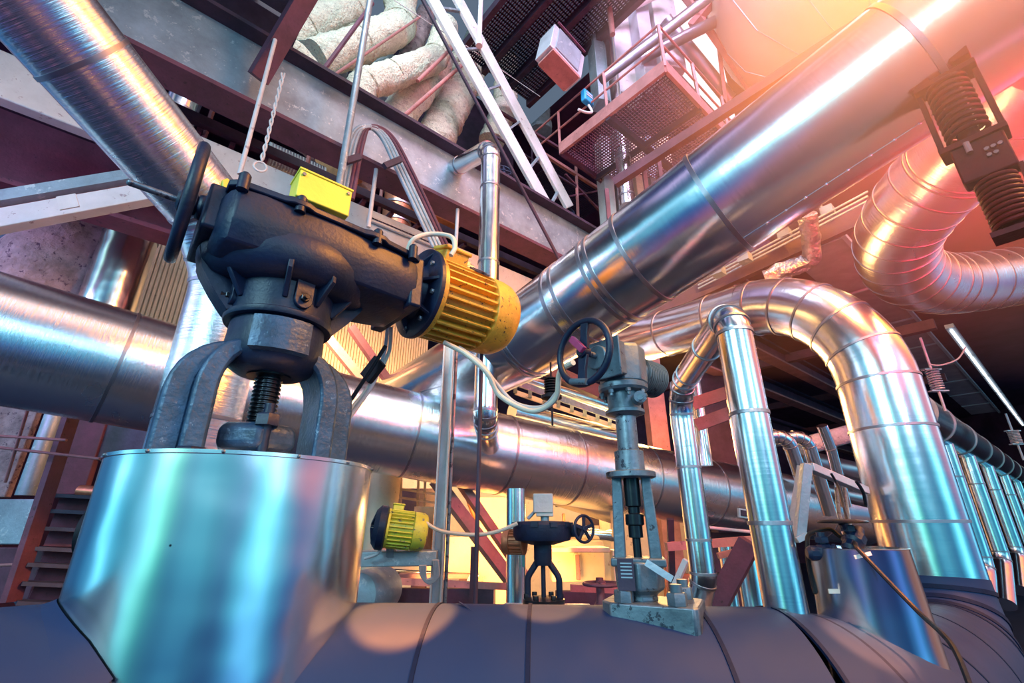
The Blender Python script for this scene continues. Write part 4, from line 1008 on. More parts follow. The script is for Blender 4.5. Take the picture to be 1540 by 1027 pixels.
# ------------------------------------------------------------------ small bent pipes between the slender arch and the riser
CC = [([(1120, 660), (1183, 655), (1206, 720)], 10, 5.0, 'small sunlit candy-cane pipe nearest the slender arch pipe'), ([(1150, 664), (1212, 655), (1248, 772)], 9.5, 5.2, 'small candy-cane pipe between its twin and the riser'), ([(1236, 640), (1250, 676), (1272, 760)], 7.5, 5.6, 'thin bent pipe closest to the riser')]
for pts, rp, c, lab in CC:
    w_ = [PT(x, y, c) for x, y in pts]; pipe('candy_cane_pipe', lab, M['alu'], w_, rp * c / FPX, [.16], seams=.5, elbow_deg=22, n=28, h=.004, w=.012, group='small bent pipes before the riser')
HP_ = [((1205, 672), (1300, 646), 6.2, 13, 'plaster_blue', 'dusty wrapped level pipe crossing behind the small bent pipes'), ((1200, 688), (1300, 712), 6.6, 14, 'alu_old', 'silver level pipe crossing lower behind the small bent pipes'), ((1170, 722), (1305, 752), 6.8, 11, 'alu_old', 'thin silver level pipe just above the end of the cross pipe')]
for a, b, c, rp, mt, lab in HP_:
    rod('level_pipe', lab, PT(a[0], a[1], c), PT(b[0], b[1], c), rp * c / FPX, M[mt], 'pipe', 28)
for (x0, x1, y0, lab) in ((1042, 1060, 565, 'narrow silver upright pipe left of the slender arch hairpin leg'), (1096, 1110, 600, 'narrow sunlit upright pipe behind the slender arch pipe')):
    p = PT((x0 + x1) / 2, 620, 5.6); rod('narrow_pipe', lab, UP(p, 700), UP(p, y0), (x1 - x0) / 2 * 5.6 / FPX, M['alu'], 'pipe', 24)
for k, (a, b) in enumerate((((1040, 608), (1095, 590)), ((1046, 640), (1100, 620)))):
    barp('wall_bracket', ('dark bracket between the slender arch legs, upper one', 'dark bracket between the slender arch legs, lower one')[k], PT(a[0], a[1], 4.6), PT(b[0], b[1], 4.6), .05, .12, M['brown'], 'bracket')
# service column behind the gate valve
p = PT(985, 620, 7.9); F = Frame(V((p.x, p.y, 0)), V((1, 0, 0)))
one('steel_column', 'rust pink steel column behind the gate valve tube', 'column', MB().box(F, (0, 0, .7), (.28, .3, 4.2)), M['brown_lit'])
p = PT(1075, 640, 8.3); F = Frame(V((p.x, p.y, 0)), V((1, 0, 0)))
one('steel_column', 'dark violet column behind the slender arch hairpin', 'column', MB().box(F, (0, 0, .7), (.55, .3, 4.2)), M['dusk'])

# ------------------------------------------------------------------ bracket frame, cables, small valves by the stub jacket
bf = thing('pipe_support_frame', 'grey steel support frame between the slender arch pipe and the riser', 'support frame', PT(1203, 808, 2.9))
MB().bar(PT(1213, 698, 2.9), PT(1202, 810, 2.75), .05, .055).build('upright', M['galv'], bf, bevel=.004)
MB().bar(PT(1204, 700, 2.96), PT(1189, 800, 2.9), .06, .01, up=V((1, 0, 0))).build('side_plate', M['galv_light'], bf)
MB().bar(PT(1218, 702, 2.9), PT(1302, 738, 3.2), .05, .05).build('top_rail', M['galv_light'], bf, bevel=.004)
MB().bar(PT(1196, 812, 2.75), PT(1212, 804, 2.75), .08, .03).build('foot', M['galv_light'], bf)
for k, (pts, r_, mt, lab) in enumerate((
    ([(1250, 712, 2.8), (1262, 735, 2.75), (1276, 790, 2.2), (1286, 818, 1.66), (1300, 836, 1.56), (1377, 916, 1.40), (1419, 955, 1.235), (1440, 985, 1.17), (1462, 1040, 1.10)], .007, 'rubber', 'black cable running down across the stub jacket and the bend of the header pipe'),
    ([(1276, 812, 1.75), (1262, 806, 1.78), (1247, 796, 1.8), (1218, 803, 1.82), (1214, 820, 1.8), (1216, 850, 1.78), (1226, 893, 1.72)], .008, 'rubber', 'black cable bent square from the small valve down to the header pipe'),
    ([(1288, 724, 2.9), (1298, 740, 2.9), (1302, 760, 2.9)], .010, 'rubber', 'short black cable looping off the top rail of the support frame'))):
    one('black_cable', lab, 'cable', MB().tube(spline([PT(*q) for q in pts], 10), r_, 8), M[mt])
for k in range(2):
    c_ = 2.9; one('sampling_tube', ('slim steel sampling tube with clamps, the left one of a pair', 'slim steel sampling tube beside its pair above the black valve')[k], 'tube', MB().tube([PT(1258 + 12 * k, 735, 3.0), PT(1262 + 13 * k, 775, 2.6), PT(1273 + 8 * k, 812, 2.0)], .011, 8), M['steel'])
def small_valve(label, c, ax, sc, wheel=True, wheel_off=.06):
    r = thing('instrument_valve', label, 'valve', c); ax = V(ax).normalized(); F = Frame(c, ax, UPV)
    m = MB(); m.lathe(F(-.05 * sc, 0, 0), ax, [(.014 * sc, 0), (.022 * sc, .01 * sc), (.022 * sc, .03 * sc), (.03 * sc, .04 * sc), (.03 * sc, .065 * sc), (.022 * sc, .07 * sc), (.014 * sc, .1 * sc)], 10); m.sphere(F(0, 0, 0), .03 * sc, 12, 8); m.build('valve_body', M['dark_iron'], r)
    m = MB(); m.cyl(F(0, 0, 0), F(0, 0, wheel_off * sc), .012 * sc, 10); m.nut(F(0, 0, .03 * sc), UPV, .02 * sc, .018 * sc); m.build('spindle', M['dark_iron'], r)
    if wheel: m = MB(); m.lathe(F(0, 0, wheel_off * sc), UPV, [(.02 * sc, -.004), (.062 * sc, -.002), (.066 * sc, .003), (.06 * sc, .008), (.02 * sc, .012)], 24); m.build('handwheel', M['black_steel'], r)
    return r
small_valve('small black valve with a flat round handwheel above the stub jacket', PT(1284, 812, 1.72), V((.6, .3, .5)), 1.25)
q = small_valve('small black lever valve beside the stub jacket', PT(1240, 832, 1.72), V((1, -.2, .0)), 1.2, wheel=False)
MB().bar(PT(1252, 820, 1.68), PT(1270, 850, 1.68), .014, .02).build('lever', M['dark_iron'], q, bevel=.003)
one('wire_bundle', 'tangled black wire bundle hanging below the lever valve', 'wire bundle', lumpy(MB(), [PT(1258, 848, 1.68), PT(1254, 862, 1.68), PT(1259, 878, 1.66)], .022, .5, 22, 14, seed=8), M['rubber'])
one('tag_plate', 'small white lettered tag hanging on the stub jacket', 'tag', MB().bar(PT(1285, 838, 1.58), PT(1310, 832, 1.58), .004, .012), M['white'])
one('tag_plate', 'small pale tag hanging below the wire bundle', 'tag', MB().bar(PT(1246, 889, 1.62), PT(1268, 889, 1.62), .004, .014), M['cable_cream'])
# ================================================================== LOWER MIDDLE: warm bay behind the header pipe
# small valve on its pale box
c3v = 3.1; q3 = PT(818, 908, c3v); B3 = V((q3.x, q3.y, 0)); l3 = B3.normalized(); F3 = Frame(B3, V((l3.y, -l3.x, 0)))
def z3(y): return UP(q3, y).z
v3 = thing('small_motor_valve', 'small black motor valve with a round gearbox on a pale metal box', 'valve', q3)
k3 = c3v / FPX
MB().lathe(F3(0, 0, z3(908)), UPV, [(.14, 0), (.14, .03), (.10, .04)], 24).build('base_flange', M['black_steel'], v3)
for s in (-1, 0, 1):
    m = MB(); w_ = [F3(s * 24 * k3, 0, z3(903)), F3(s * 24 * k3, 0, z3(868)), F3(s * 9 * k3, 0, z3(845))]
    m.tube(flat(fillet(w_, .08)), 4.8 * k3 if s else 3.5 * k3, 10); m.build('yoke_arm' if s else 'stem', M['dark_iron'], v3)
for a in range(0, 360, 60): m = MB(); m.nut(B3 + V((.115 * math.cos(math.radians(a)), .115 * math.sin(math.radians(a)), z3(908) + .03)), UPV, .018, .03); m.build('flange_nut', M['black_steel'], v3)
MB().lathe(F3(0, 0, z3(850)), UPV, [(.055, 0), (.062, .04), (.062, .16), (.075, .17), (.075, .2), (.068, .22)], 24).build('neck', M['dark_iron'], v3)
zt3 = z3(812)
MB().lathe(F3(0, 0, zt3), UPV, [(.08, -.03), (.19, 0), (.205, .03), (.205, .10), (.19, .12), (.05, .125)], 40).build('gearbox', M['dark_iron'], v3)
for a in range(0, 360, 36): MB().box(Frame(B3, V((math.cos(math.radians(a)), math.sin(math.radians(a)), 0))), (.205, 0, zt3 + .1), (.02, .05, .03)).build('cover_lug', M['dark_iron'], v3)
MB().cyl(F3(.16, 0, zt3 + .06), F3(.26, -.04, zt3 + .06), .04, 16).build('worm_shaft', M['dark_iron'], v3)
handwheel(v3, F3(.285, -.07, z3(795)), F3(.6, -.8, 0) - F3(0, 0, 0), .095, .010, 5, hub=.018)
mm = thing('small_gear_motor', 'small rusty finned motor on the side of the small black motor valve', 'motor', F3(-.2, 0, zt3))
motor(mm, Frame(F3(0, 0, z3(815)), F3(-1, .25, 0) - F3(0, 0, 0)), .13, .16, .085, M['copper'], tb=False, nf=20)
sb = thing('signal_box', 'small pale grey box sitting on top of the small black motor valve', 'signal box', F3(.01, 0, z3(785)))
MB().box(F3, (.01, 0, z3(757)), (.14, .12, .13)).build('box_body', M['screen_grey'], sb, bevel=.008)
MB().box(F3, (.02, 0, z3(772)), (.12, .10, .04)).build('box_foot', M['screen_grey'], sb, bevel=.004)
MB().cyl(F3(.02, 0, zt3 + .1), F3(.02, 0, z3(768)), .03, 16).build('stalk', M['galv'], sb)
MB().cyl(F3(-.03, 0, z3(765)), F3(-.10, -.02, z3(780)), .012, 10).build('cable_gland', M['galv'], sb)
one('metal_casing', 'pale metal box casing carrying the small black motor valve', 'casing', MB().box(F3, (.02, 0, z3(914) - .07), (.60, .4, .14)), M['galv_light'], bevel=.006)
one('lifted_sheet', 'curled dark corner of cladding sheet sticking up from the header pipe', 'metal sheet', MB().loft([[PT(690, 904, 1.72), PT(690, 905, 1.70), PT(690, 906, 1.70), PT(691, 904, 1.73)], [PT(728, 927, 1.60), PT(724, 930, 1.58), PT(727, 930, 1.57), PT(730, 927, 1.6)], [PT(790, 917, 1.74), PT(740, 928, 1.62), PT(744, 930, 1.61), PT(792, 919, 1.73)]]), M['alu_dull'])
# yellow fan motor
fm = thing('fan_motor', 'small lime yellow finned motor with a black flange beside the drum jacket', 'motor', PT(600, 800, 3.0))
FM_ = Frame(PT(574, 793, 3.0), PT(635, 800, 3.05) - PT(574, 793, 3.0))
TB2 = motor(fm, FM_, .03, .265, .118, M['lime'], tb_ang=85, nf=26)
MB().lathe(FM_(-.05, 0, 0), FM_.x, [(.10, 0), (.135, .03), (.135, .07), (.12, .08)], 32).build('mounting_flange', M['dark_iron'], fm)
for k in range(5):
    a = 2 * PI * k / 5; e = FM_.y * math.cos(a) + FM_.z * math.sin(a); m = MB(); m.prism(Frame(FM_(-.05, 0, 0), FM_.x, e), [(-.02, .02), (.0, .1), (.03, .125), (.03, .02)], .012); m.build('flange_rib', M['dark_iron'], fm)
one('motor_cable', 'pale twin cable sagging from the strut to the small black motor valve', 'cable', MB().tube(spline([PT(640, 786, 3.0), PT(665, 799, 3.0), PT(710, 804, 3.0), PT(745, 800, 3.0), PT(778, 787, 3.0)], 8), .012, 8), M['cable_cream'])
one('motor_cable', 'thin grey cable hanging under the lime yellow motor', 'cable', MB().tube(spline([PT(576, 815, 2.95), PT(568, 832, 2.95), PT(548, 840, 2.95)], 8), .01, 8), M['cable_grey'])
# shelf beam, strut, thin pipe, coiled hoses
sf = thing('support_shelf', 'blue-grey steel shelf beam below the lime yellow motor', 'shelf', PT(600, 845, 3.1))
MB().bar(PT(520, 840, 3.1), PT(658, 838, 3.15), .22, .09).build('shelf_beam', M['galv'], sf, bevel=.006)
MB().bar(PT(588, 822, 3.05), PT(588, 836, 3.05), .05, .05).build('motor_foot', M['galv'], sf)
MB().box(Frame(PT(636, 800, 3.3), V((1, 0, 0))), (0, 0, 0), (.14, .03, .34)).build('back_plate', M['copper'], sf)
st = thing('strut_channel', 'pale galvanised strut channel standing from floor past the cross pipe', 'strut', PT(660, 910, 3.25))
p = PT(661, 800, 3.25); a, b = UP(p, 1010), UP(p, 500); F = Frame(V((p.x, p.y, 0)), V((1, 0, 0))); zc, hh = (a.z + b.z) / 2, (b.z - a.z)
MB().box(F, (0, .03, zc), (.075, .01, hh)).build('channel_back', M['galv_light'], st); MB().box(F, (-.035, 0, zc), (.01, .07, hh)).build('channel_side', M['galv_light'], st); MB().box(F, (.035, 0, zc), (.01, .07, hh)).build('channel_side', M['galv_light'], st)
p = PT(674, 800, 3.3); rod('thin_pipe', 'thin grey pipe standing right beside the strut channel', UP(p, 1010), UP(p, 500), .013, M['steel'], 'pipe')
p = PT(720, 700, 2.6); rod('dark_pole', 'thin dark pole standing in front of the cross pipe', UP(p, 925), UP(p, 505), .012, M['dusk'], 'pole')
p = PT(713, 850, 3.2); barp('flat_post', 'short black flat post with bolt holes beside the dark pole', UP(p, 915), UP(p, 822), .05, .03, M['dusk'], 'post')
hs = thing('hose_coil', 'loops of grey hose hanging from the end of the shelf beam', 'hose', PT(645, 860, 3.0))
for k in range(4):
    m = MB(); m.tube(spline([PT(632 + k * 2.5, 850, 3.0), PT(634 + k * 2, 866 + k, 3.0), PT(646, 877 - k * 2, 3.0), PT(659 - k * 2, 866, 3.0), PT(658 - k * 2, 842, 3.0)], 8), .009, 8); m.build('hose_loop', M['cable_grey'], hs)
m = MB(); m.lathe(PT(556, 890, 3.3), V((.25, .95, 0)), [(.02, -.16), (.135, -.15), (.15, -.12), (.15, .2)], 36); one('dished_cap', 'grey-blue dished pipe end beside the drum jacket', 'pipe end', m, M['galv'])
# cream plate work of the bay (things: ducts, chute, braces)
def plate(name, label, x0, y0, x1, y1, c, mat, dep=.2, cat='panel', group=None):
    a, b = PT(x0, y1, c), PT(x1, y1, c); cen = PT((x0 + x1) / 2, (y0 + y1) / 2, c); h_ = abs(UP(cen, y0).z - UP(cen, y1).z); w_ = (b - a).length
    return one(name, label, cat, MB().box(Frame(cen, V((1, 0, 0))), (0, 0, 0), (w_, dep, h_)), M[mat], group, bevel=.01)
plate('boiler_duct', 'long sunlit cream duct panel behind the thin strut channel', 560, 806, 716, 862, 6.6, 'cream_wall', .4, 'duct')
plate('boiler_duct', 'sunlit cream duct panel with a stiffener behind the small black motor valve', 828, 812, 905, 872, 6.2, 'cream_wall', .4, 'duct')
plate('duct_stiffener', 'upright rust stiffener on the sunlit duct behind the small black motor valve', 866, 834, 872, 872, 5.9, 'brown_lit', .06, 'stiffener')
plate('duct_ledge', 'sunlit ledge above the duct behind the small black motor valve', 826, 822, 912, 829, 5.7, 'cream_wall', .5, 'ledge')
plate('terminal_cabinet', 'cream cabinet on the column behind the gate valve, upper one', 921, 768, 936, 808, 5.4, 'cream_wall', .2, 'cabinet')
plate('terminal_cabinet', 'cream cabinet on the column behind the gate valve, lower one', 921, 826, 937, 900, 5.4, 'cream_wall', .2, 'cabinet')
plate('chute', 'curving cream chute plate behind the red-brown diagonal braces', 720, 745, 765, 905, 6.4, 'cream_wall', .1, 'chute')
vb = PT(576, 760, 5.6); one('steam_drum', 'glowing cream upright cylinder beside the rim of the drum jacket', 'vessel', MB().cyl(UP(vb, 1000), UP(vb, 700), .18, 32), M['cream_wall'])
for k, (a, b, w_, lab) in enumerate((((655, 722), (772, 878), .17, 'broad red-brown diagonal brace below the cross pipe'), ((690, 722), (790, 868), .12, 'narrower red-brown diagonal brace beside the broad one'), ((486, 500), (600, 640), .15, 'violet diagonal brace between the actuator neck and the cross pipe'), ((528, 492), (630, 640), .13, 'dark red diagonal brace under the amber motor'))):
    c_ = 5.2 if k < 2 else 6.2; barp('diagonal_brace', lab, PT(a[0], a[1], c_), PT(b[0], b[1], c_), w_, w_ * .7, M['brown_lit'] if k != 3 else M['brown'], 'brace')
p = PT(776, 830, 4.4); m = MB(); m.cyl(UP(p, 1000), UP(p, 735), .092, 32); seam(m, UP(p, 818), UPV, .092); one('sample_pipe', 'silver upright pipe with a teal sticker below the cross pipe', 'pipe', m, M['alu'])
MB_ = MB(); F = Frame(p, V((1, 0, 0))); pt = PT(787, 838, 4.28); MB_.box(Frame(pt, V((1, 0, 0))), (0, 0, 0), (.025, .006, .16)); one('teal_sticker', 'narrow teal pointed sticker on the silver upright pipe', 'sticker', MB_, M['teal_tape'])
gr = thing('window_grille', 'sunlit cream grille of bars behind the lime yellow motor', 'grille', PT(610, 800, 6))
for x in (583, 604, 630, 640): MB().bar(PT(x, 700, 6), PT(x - 3, 800, 6), .03, .03).build('upright_bar', M['cream_wall'], gr)
for y in (735, 748, 768): MB().bar(PT(572, y - 4, 6), PT(655, y + 8, 6), .03, .03).build('cross_bar', M['cream_wall'], gr)
for k, (a, b, c_, lab) in enumerate((((560, 872), (764, 882), 4.6, 'long pink handrail behind the hose loops'), ((858, 884), (930, 887), 4.4, 'pale work bench edge behind the gate valve base'))):
    barp('bay_rail', lab, PT(a[0], a[1], c_), PT(b[0], b[1], c_), .05, .06, M['brown_lit'], 'rail')
fw = thing('stool_handwheel', 'large flat handwheel lying level behind the base of the gate valve', 'handwheel', PT(905, 900, 3.6))
handwheel(fw, PT(905, 878, 3.6), UPV, .15, .012, 4, hub=.03, mat='brown', name='wheel_rim'); MB().lathe(PT(905, 925, 3.6), UPV, [(.06, 0), (.06, .06), (.035, .1), (.03, .26)], 16).build('stand', M['brown'], fw)
# dark plates standing in for shade at the back of the bay
for k, (x0, y0, x1, y1, c_, mt, lab) in enumerate(((560, 888, 700, 925, 6.8, 'dusk', 'dark plate painted as the shade under the sunlit duct'), (836, 742, 905, 762, 7.0, 'dusk', 'dark plate under the cross pipe behind the small handwheel'), (578, 735, 658, 802, 6.5, 'dusk', 'dark plate painted as the shade behind the cream grille'))):
    plate('dark_plate', lab, x0, y0, x1, y1, c_, mt, .3, 'cabinet')
struct('wall_bay', MB().box(Frame(PT(760, 800, 9.5), V((1, 0, 0))), (0.2, 0, -.3), (7.0, .2, 3.4)), M['cream_wall'])
# pipes between the cross pipe and the sloping pipe
for a, b, c_, r_, mt, lab in (((756, 560), (950, 622), 6.4, .10, 'alu_smooth', 'slim silver pipe above the cross pipe behind the gate valve handwheel'), ((770, 618), (940, 662), 6.2, .14, 'alu', 'orange-lit pipe lying on the far side of the cross pipe')):
    rod('parallel_pipe', lab, PT(a[0], a[1], c_), PT(b[0], b[1], c_ + .8), r_, M[mt], 'pipe', 28)
tr = thing('cable_ladder', 'slotted cable ladder running above the cross pipe behind the gate valve', 'cable ladder', PT(850, 615, 6))
MB().bar(PT(775, 575, 5.8), PT(935, 632, 6.6), .03, .08).build('side_rail', M['galv'], tr); MB().bar(PT(775, 590, 6.1), PT(935, 645, 6.9), .03, .06).build('side_rail', M['cream_wall'], tr)
for k in range(9): t = k / 8; MB().bar(PT(775, 578, 5.8).lerp(PT(935, 634, 6.6), t), PT(775, 590, 6.1).lerp(PT(935, 645, 6.9), t), .05, .02).build('rung', M['galv'], tr)
barp('dark_ledge', 'dark ledge under the bend of the sloping pipe', PT(745, 520, 5.6), PT(900, 590, 5.8), .1, .16, M['dusk'], 'steel beam')
sx = thing('black_bellows', 'small black ribbed bellows hanging left of the gate valve handwheel', 'bellows', PT(830, 575, 3.2))
p = PT(829, 578, 3.2); prof = []
for k in range(7): prof += [(.036, .018 * k), (.050, .018 * k + .006), (.050, .018 * k + .011), (.036, .018 * k + .017)]
MB().lathe(UP(p, 595), UPV, prof, 24).build('ribbed_sleeve', M['rubber'], sx); MB().lathe(UP(p, 595), UPV, [(.01, -.04), (.07, -.02), (.07, 0), (.02, .005)], 24).build('skirt', M['rubber'], sx); MB().cyl(UP(p, 640), UP(p, 545), .007, 8).build('spindle', M['rubber'], sx)
# cables from the amber motor to the gate valve
CB = [([(668, 515, 2.55), (700, 532, 2.5), (732, 560, 2.45), (752, 595, 2.45), (800, 618, 2.4), (835, 600, 2.35), (842, 560, 2.3), (862, 545, 2.2)], .014, 'cable_cream', 'thick pale cable drooping from the amber motor to the gate valve'),
      ([(690, 522, 2.6), (722, 545, 2.55), (745, 575, 2.5), (775, 606, 2.45), (815, 612, 2.4), (838, 590, 2.35)], .011, 'cable_grey', 'thinner grey cable following the thick pale one'),
      ([(583, 490, 2.55), (578, 530, 2.6), (562, 575, 2.5), (530, 622, 2.4), (505, 650, 2.35)], .011, 'cable_grey', 'pale cable hanging behind the yoke, outermost of its bundle'),
      ([(588, 492, 2.6), (584, 532, 2.62), (556, 580, 2.5), (520, 625, 2.4), (500, 662, 2.3)], .011, 'cable_cream', 'cream cable hanging behind the yoke, middle of its bundle'),
      ([(580, 520, 2.5), (556, 558, 2.45), (520, 612, 2.4), (500, 630, 2.35)], .011, 'rubber', 'black cable hanging behind the yoke, innermost of its bundle'),
      ([(612, 380, 2.45), (622, 360, 2.45), (648, 352, 2.5), (678, 356, 2.5), (684, 372, 2.45), (678, 384, 2.42)], .013, 'cable_cream', 'cream cable arching over into the amber motor terminal box')]
for pts, r_, mt, lab in CB: one('power_cable', lab, 'cable', MB().tube(spline([PT(*q) for q in pts], 10), r_, 10), M[mt])
one('cable_clamp', 'black clamp plate holding the cables behind the yoke', 'clamp', MB().bar(PT(550, 570, 2.5), PT(572, 542, 2.5), .03, .09), M['rubber'], bevel=.003)
# beams under the right end of the cross pipe
for k, (a, b, c_, w_, mt, lab) in enumerate((((1002, 822), (1135, 812), 4.3, .09, 'brown_lit', 'level rust pink beam under the end of the cross pipe'), ((1080, 836), (1135, 822), 4.2, .06, 'brown_lit', 'thin rust pink beam under the level one'), ((1128, 815), (1075, 915), 4.0, .2, 'brown', 'wide dark brown diagonal strut with two slots under the cross pipe'), ((1008, 780), (1012, 925), 4.6, .06, 'dusk', 'dark post behind the base of the slender arch hairpin'), ((1032, 842), (1015, 880), 3.6, .05, 'white', 'short pale strut leaning behind the slender arch hairpin'))):
    barp('support_beam', lab, PT(a[0], a[1], c_), PT(b[0], b[1], c_), w_, w_ * .8, M[mt], 'steel beam')
for k, (x, y, r_, lab) in enumerate(((1128, 870, .11, 'sunlit stub pipe standing left of the hairpin leg on the header pipe'), (1098, 880, .06, 'thin silver stub pipe beside the wide brown strut'))):
    p = PT(x, y, 4.6); rod('stub_pipe', lab, UP(p, 1000), UP(p, 815), r_, M['alu'], 'pipe', 24)
for x, y, lab in ((1118, 772, 'small open vent flap on the cross pipe end'),):
    F = Frame(PT(x, y, 5.9), V((.9, .3, -.1))); vf = thing('vent_flap', lab, 'vent', F.o); MB().box(F, (0, 0, 0), (.16, .03, .11)).build('flap_frame', M['galv_light'], vf); MB().box(F, (0, -.02, 0), (.11, .02, .07)).build('flap_opening', M['dusk'], vf)
rod('drip_tray_edge', 'bright thin rail along the underside of the cross pipe end', PT(1055, 792, 5.9), PT(1132, 800, 6.2), .02, M['white'], 'rail')

# ================================================================== LOWER LEFT: stairs beyond the cross pipe
ls_ = thing('service_stair', 'dim violet service stair with grey treads beside the drum jacket', 'stair', PT(60, 900, 4.2))
for (a, b) in (((112, 610), (15, 905)), ((86, 618), (-20, 920))):
    pass
MB().bar(PT(112, 612, 4.3), PT(16, 905, 3.7), .05, .13).build('stringer', M['brown'], ls_); MB().bar(PT(198, 700, 4.8), PT(150, 900, 4.4), .05, .12).build('stringer', M['brown'], ls_)
for k, y in enumerate((745, 768, 794, 824, 848, 876, 905)):
    a, b = PT(72 - k * 8, y, 4.15 - .07 * k), PT(190 - k * 6, y + 6, 4.5 - .07 * k)
    MB().bar(a, b, .22, .03).build('tread', M['deck'], ls_); MB().bar(a - UPV * .08 + V((0, .12, 0)), b - UPV * .08 + V((0, .12, 0)), .02, .13).build('riser_plate', M['brown'], ls_)
for k, (a, b, lab) in enumerate((((-10, 655), (100, 662), 'thin rust rail crossing before the dim wall, upper'), ((-10, 672), (150, 690), 'thin dark rail crossing before the dim wall, lower'), ((42, 615), (8, 725), 'thin rust upright rail at the picture edge'), ((-5, 850), (45, 848), 'short rust rail in front of the stair stringer'))):
    rod('guard_rail', lab, PT(a[0], a[1], 4.0), PT(b[0], b[1], 4.0), .012, M['brown_lit'], 'rail')
for k, (x0, y0, x1, y1, c_, mt, lab) in enumerate(((-20, 750, 52, 818, 4.6, 'galv', 'scuffed grey steel panel left of the service stair'), (-20, 600, 40, 745, 5.6, 'rusty', 'stained violet panel behind the thin rust rails'), (100, 625, 148, 742, 5.8, 'brown', 'dark red-brown door panel above the service stair'), (148, 632, 222, 692, 5.9, 'deck', 'dark chalk-marked board behind the drum jacket'), (-20, 822, 60, 905, 4.8, 'brown', 'dull red panel under the scuffed grey one'))):
    plate('wall_panel', lab, x0, y0, x1, y1, c_, mt, .08, 'panel')
p = PT(66, 670, 5.2); rod('teal_pipe', 'stained greenish upright pipe between the dim panels', UP(p, 745), UP(p, 560), .09, M['galv'], 'pipe', 24)
p = PT(138, 718, 5.0); rod('copper_pipe', 'short coppery level pipe with white marking beside the drum jacket', PT(120, 738, 5.0), PT(170, 742, 5.0), .06, M['copper'], 'pipe', 20)
m = MB(); m.lathe(PT(140, 800, 2.9), V((-.92, -.38, 0)), [(.05, -.1), (.13, -.06), (.15, 0), (.13, .05), (.05, .07)], 32); one('dark_handwheel_cap', 'round dark cap peeping out behind the drum jacket', 'cap', m, M['rubber'])

# more plate work, posts and pipes of the sunlit bay; dark boxes stand in for shade
for k, (x0, y0, x1, y1, c_, mt, nm, lab) in enumerate((
    (566, 706, 578, 905, 6.9, 'cream_wall', 'bay_post', 'pale post at the rim of the drum jacket in the sunlit bay'),
    (600, 862, 716, 870, 6.0, 'brown_lit', 'bay_beam', 'pink beam below the long sunlit duct panel'),
    (618, 870, 640, 915, 6.3, 'brown', 'bay_post', 'short brown post under the long sunlit duct panel'),
    (690, 866, 703, 915, 6.2, 'brown', 'bay_post', 'short brown post next to the black flat post'),
    (552, 884, 655, 922, 5.6, 'dusk', 'shade_box', 'dark box painted as the shade below the long sunlit duct panel, beside the dished pipe end'),
    (658, 884, 745, 922, 5.5, 'dusk', 'shade_box', 'dark box painted as the shade behind the hose loops'),
    (735, 748, 742, 800, 7.6, 'brown_lit', 'bay_post', 'thin rust post between the two red-brown braces'),
    (905, 740, 918, 905, 6.6, 'cream_wall', 'bay_post', 'glowing post left of the cream cabinets'),
    (840, 748, 905, 754, 6.5, 'brown_lit', 'bay_beam', 'thin pink beam under the cross pipe behind the small handwheel'),
    (846, 772, 850, 800, 6.6, 'copper', 'bay_post', 'small brown hanger plate behind the black gearbox'),
    (880, 768, 900, 790, 7.4, 'dusk', 'shade_box', 'small dark box painted as shade behind the spoked wheel of the black motor valve'),
    (836, 888, 935, 922, 5.0, 'dusk', 'shade_box', 'dark box painted as the shade under the pale work bench edge'),
    (846, 890, 851, 915, 5.2, 'cream_wall', 'bench_leg', 'pale leg of the work bench behind the gate valve base'),
    (940, 835, 1000, 905, 7.0, 'cream_wall', 'boiler_duct', 'sunlit cream duct end behind the gate valve yoke'),
    (1000, 862, 1060, 915, 6.4, 'copper', 'copper_casing', 'copper toned panel behind the hairpin leg foot'),
    (1060, 800, 1130, 860, 7.0, 'dusk', 'shade_box', 'dark box painted as the shade under the end of the cross pipe'))):
    plate(nm, lab, x0, y0, x1, y1, c_, mt, .12, nm.split('_')[-1])
for k, (a, b, c_, rp, mt, lab) in enumerate((
    ((560, 858), (720, 866), 6.1, 4, 'alu', 'slim bright pipe running along the long sunlit duct panel'),
    ((800, 735), (925, 775), 6.0, 13, 'alu_old', 'sunlit pipe close under the cross pipe behind the pale signal box'),
    ((830, 800), (925, 806), 6.4, 8, 'alu', 'level bright pipe behind the spoked wheel of the black motor valve'),
    ((700, 735), (760, 905), 7.0, 5, 'copper', 'thin coppery pipe leaning behind the braces'),
    ((712, 862), (690, 905), 5.9, 4, 'white', 'short white pipe end near the flat black post'))):
    rod('bay_pipe', lab, PT(a[0], a[1], c_), PT(b[0], b[1], c_), rp * c_ / FPX, M[mt], 'pipe', 20)
# ================================================================== light
scene.view_settings.view_transform = 'Standard'; scene.view_settings.look = 'None'; scene.view_settings.gamma = 1.0
scene.view_settings.exposure = 0.0; scene.view_settings.use_curve_mapping = False
w = bpy.data.worlds.new('hall'); scene.world = w; w.use_nodes = True; nt = w.node_tree; nt.nodes.clear(); L_ = nt.links.new
wo = N(nt, 'ShaderNodeOutputWorld'); bg = N(nt, 'ShaderNodeBackground'); L_(bg.outputs[0], wo.inputs[0])
tc = N(nt, 'ShaderNodeTexCoord'); sep = N(nt, 'ShaderNodeSeparateXYZ'); L_(tc.outputs['Generated'], sep.inputs[0])
el = N(nt, 'ShaderNodeMapRange'); el.inputs['From Min'].default_value = -1; el.inputs['From Max'].default_value = 1; L_(sep.outputs['Z'], el.inputs[0])
cE = ramp(nt, el.outputs[0], [(0, (.22, .06, .06)), (.20, (.09, .04, .12)), (.32, (.015, .05, .17)), (.40, (.03, .14, .28)), (.44, (.09, .34, .46)), (.49, (.09, .38, .48)), (.55, (.12, .45, .55)), (.615, (.85, 1.2, 1.25)), (.66, (.25, .46, .55)), (.74, (.10, .12, .22)), (.86, (.22, .17, .26)), (1, (.12, .11, .20))])
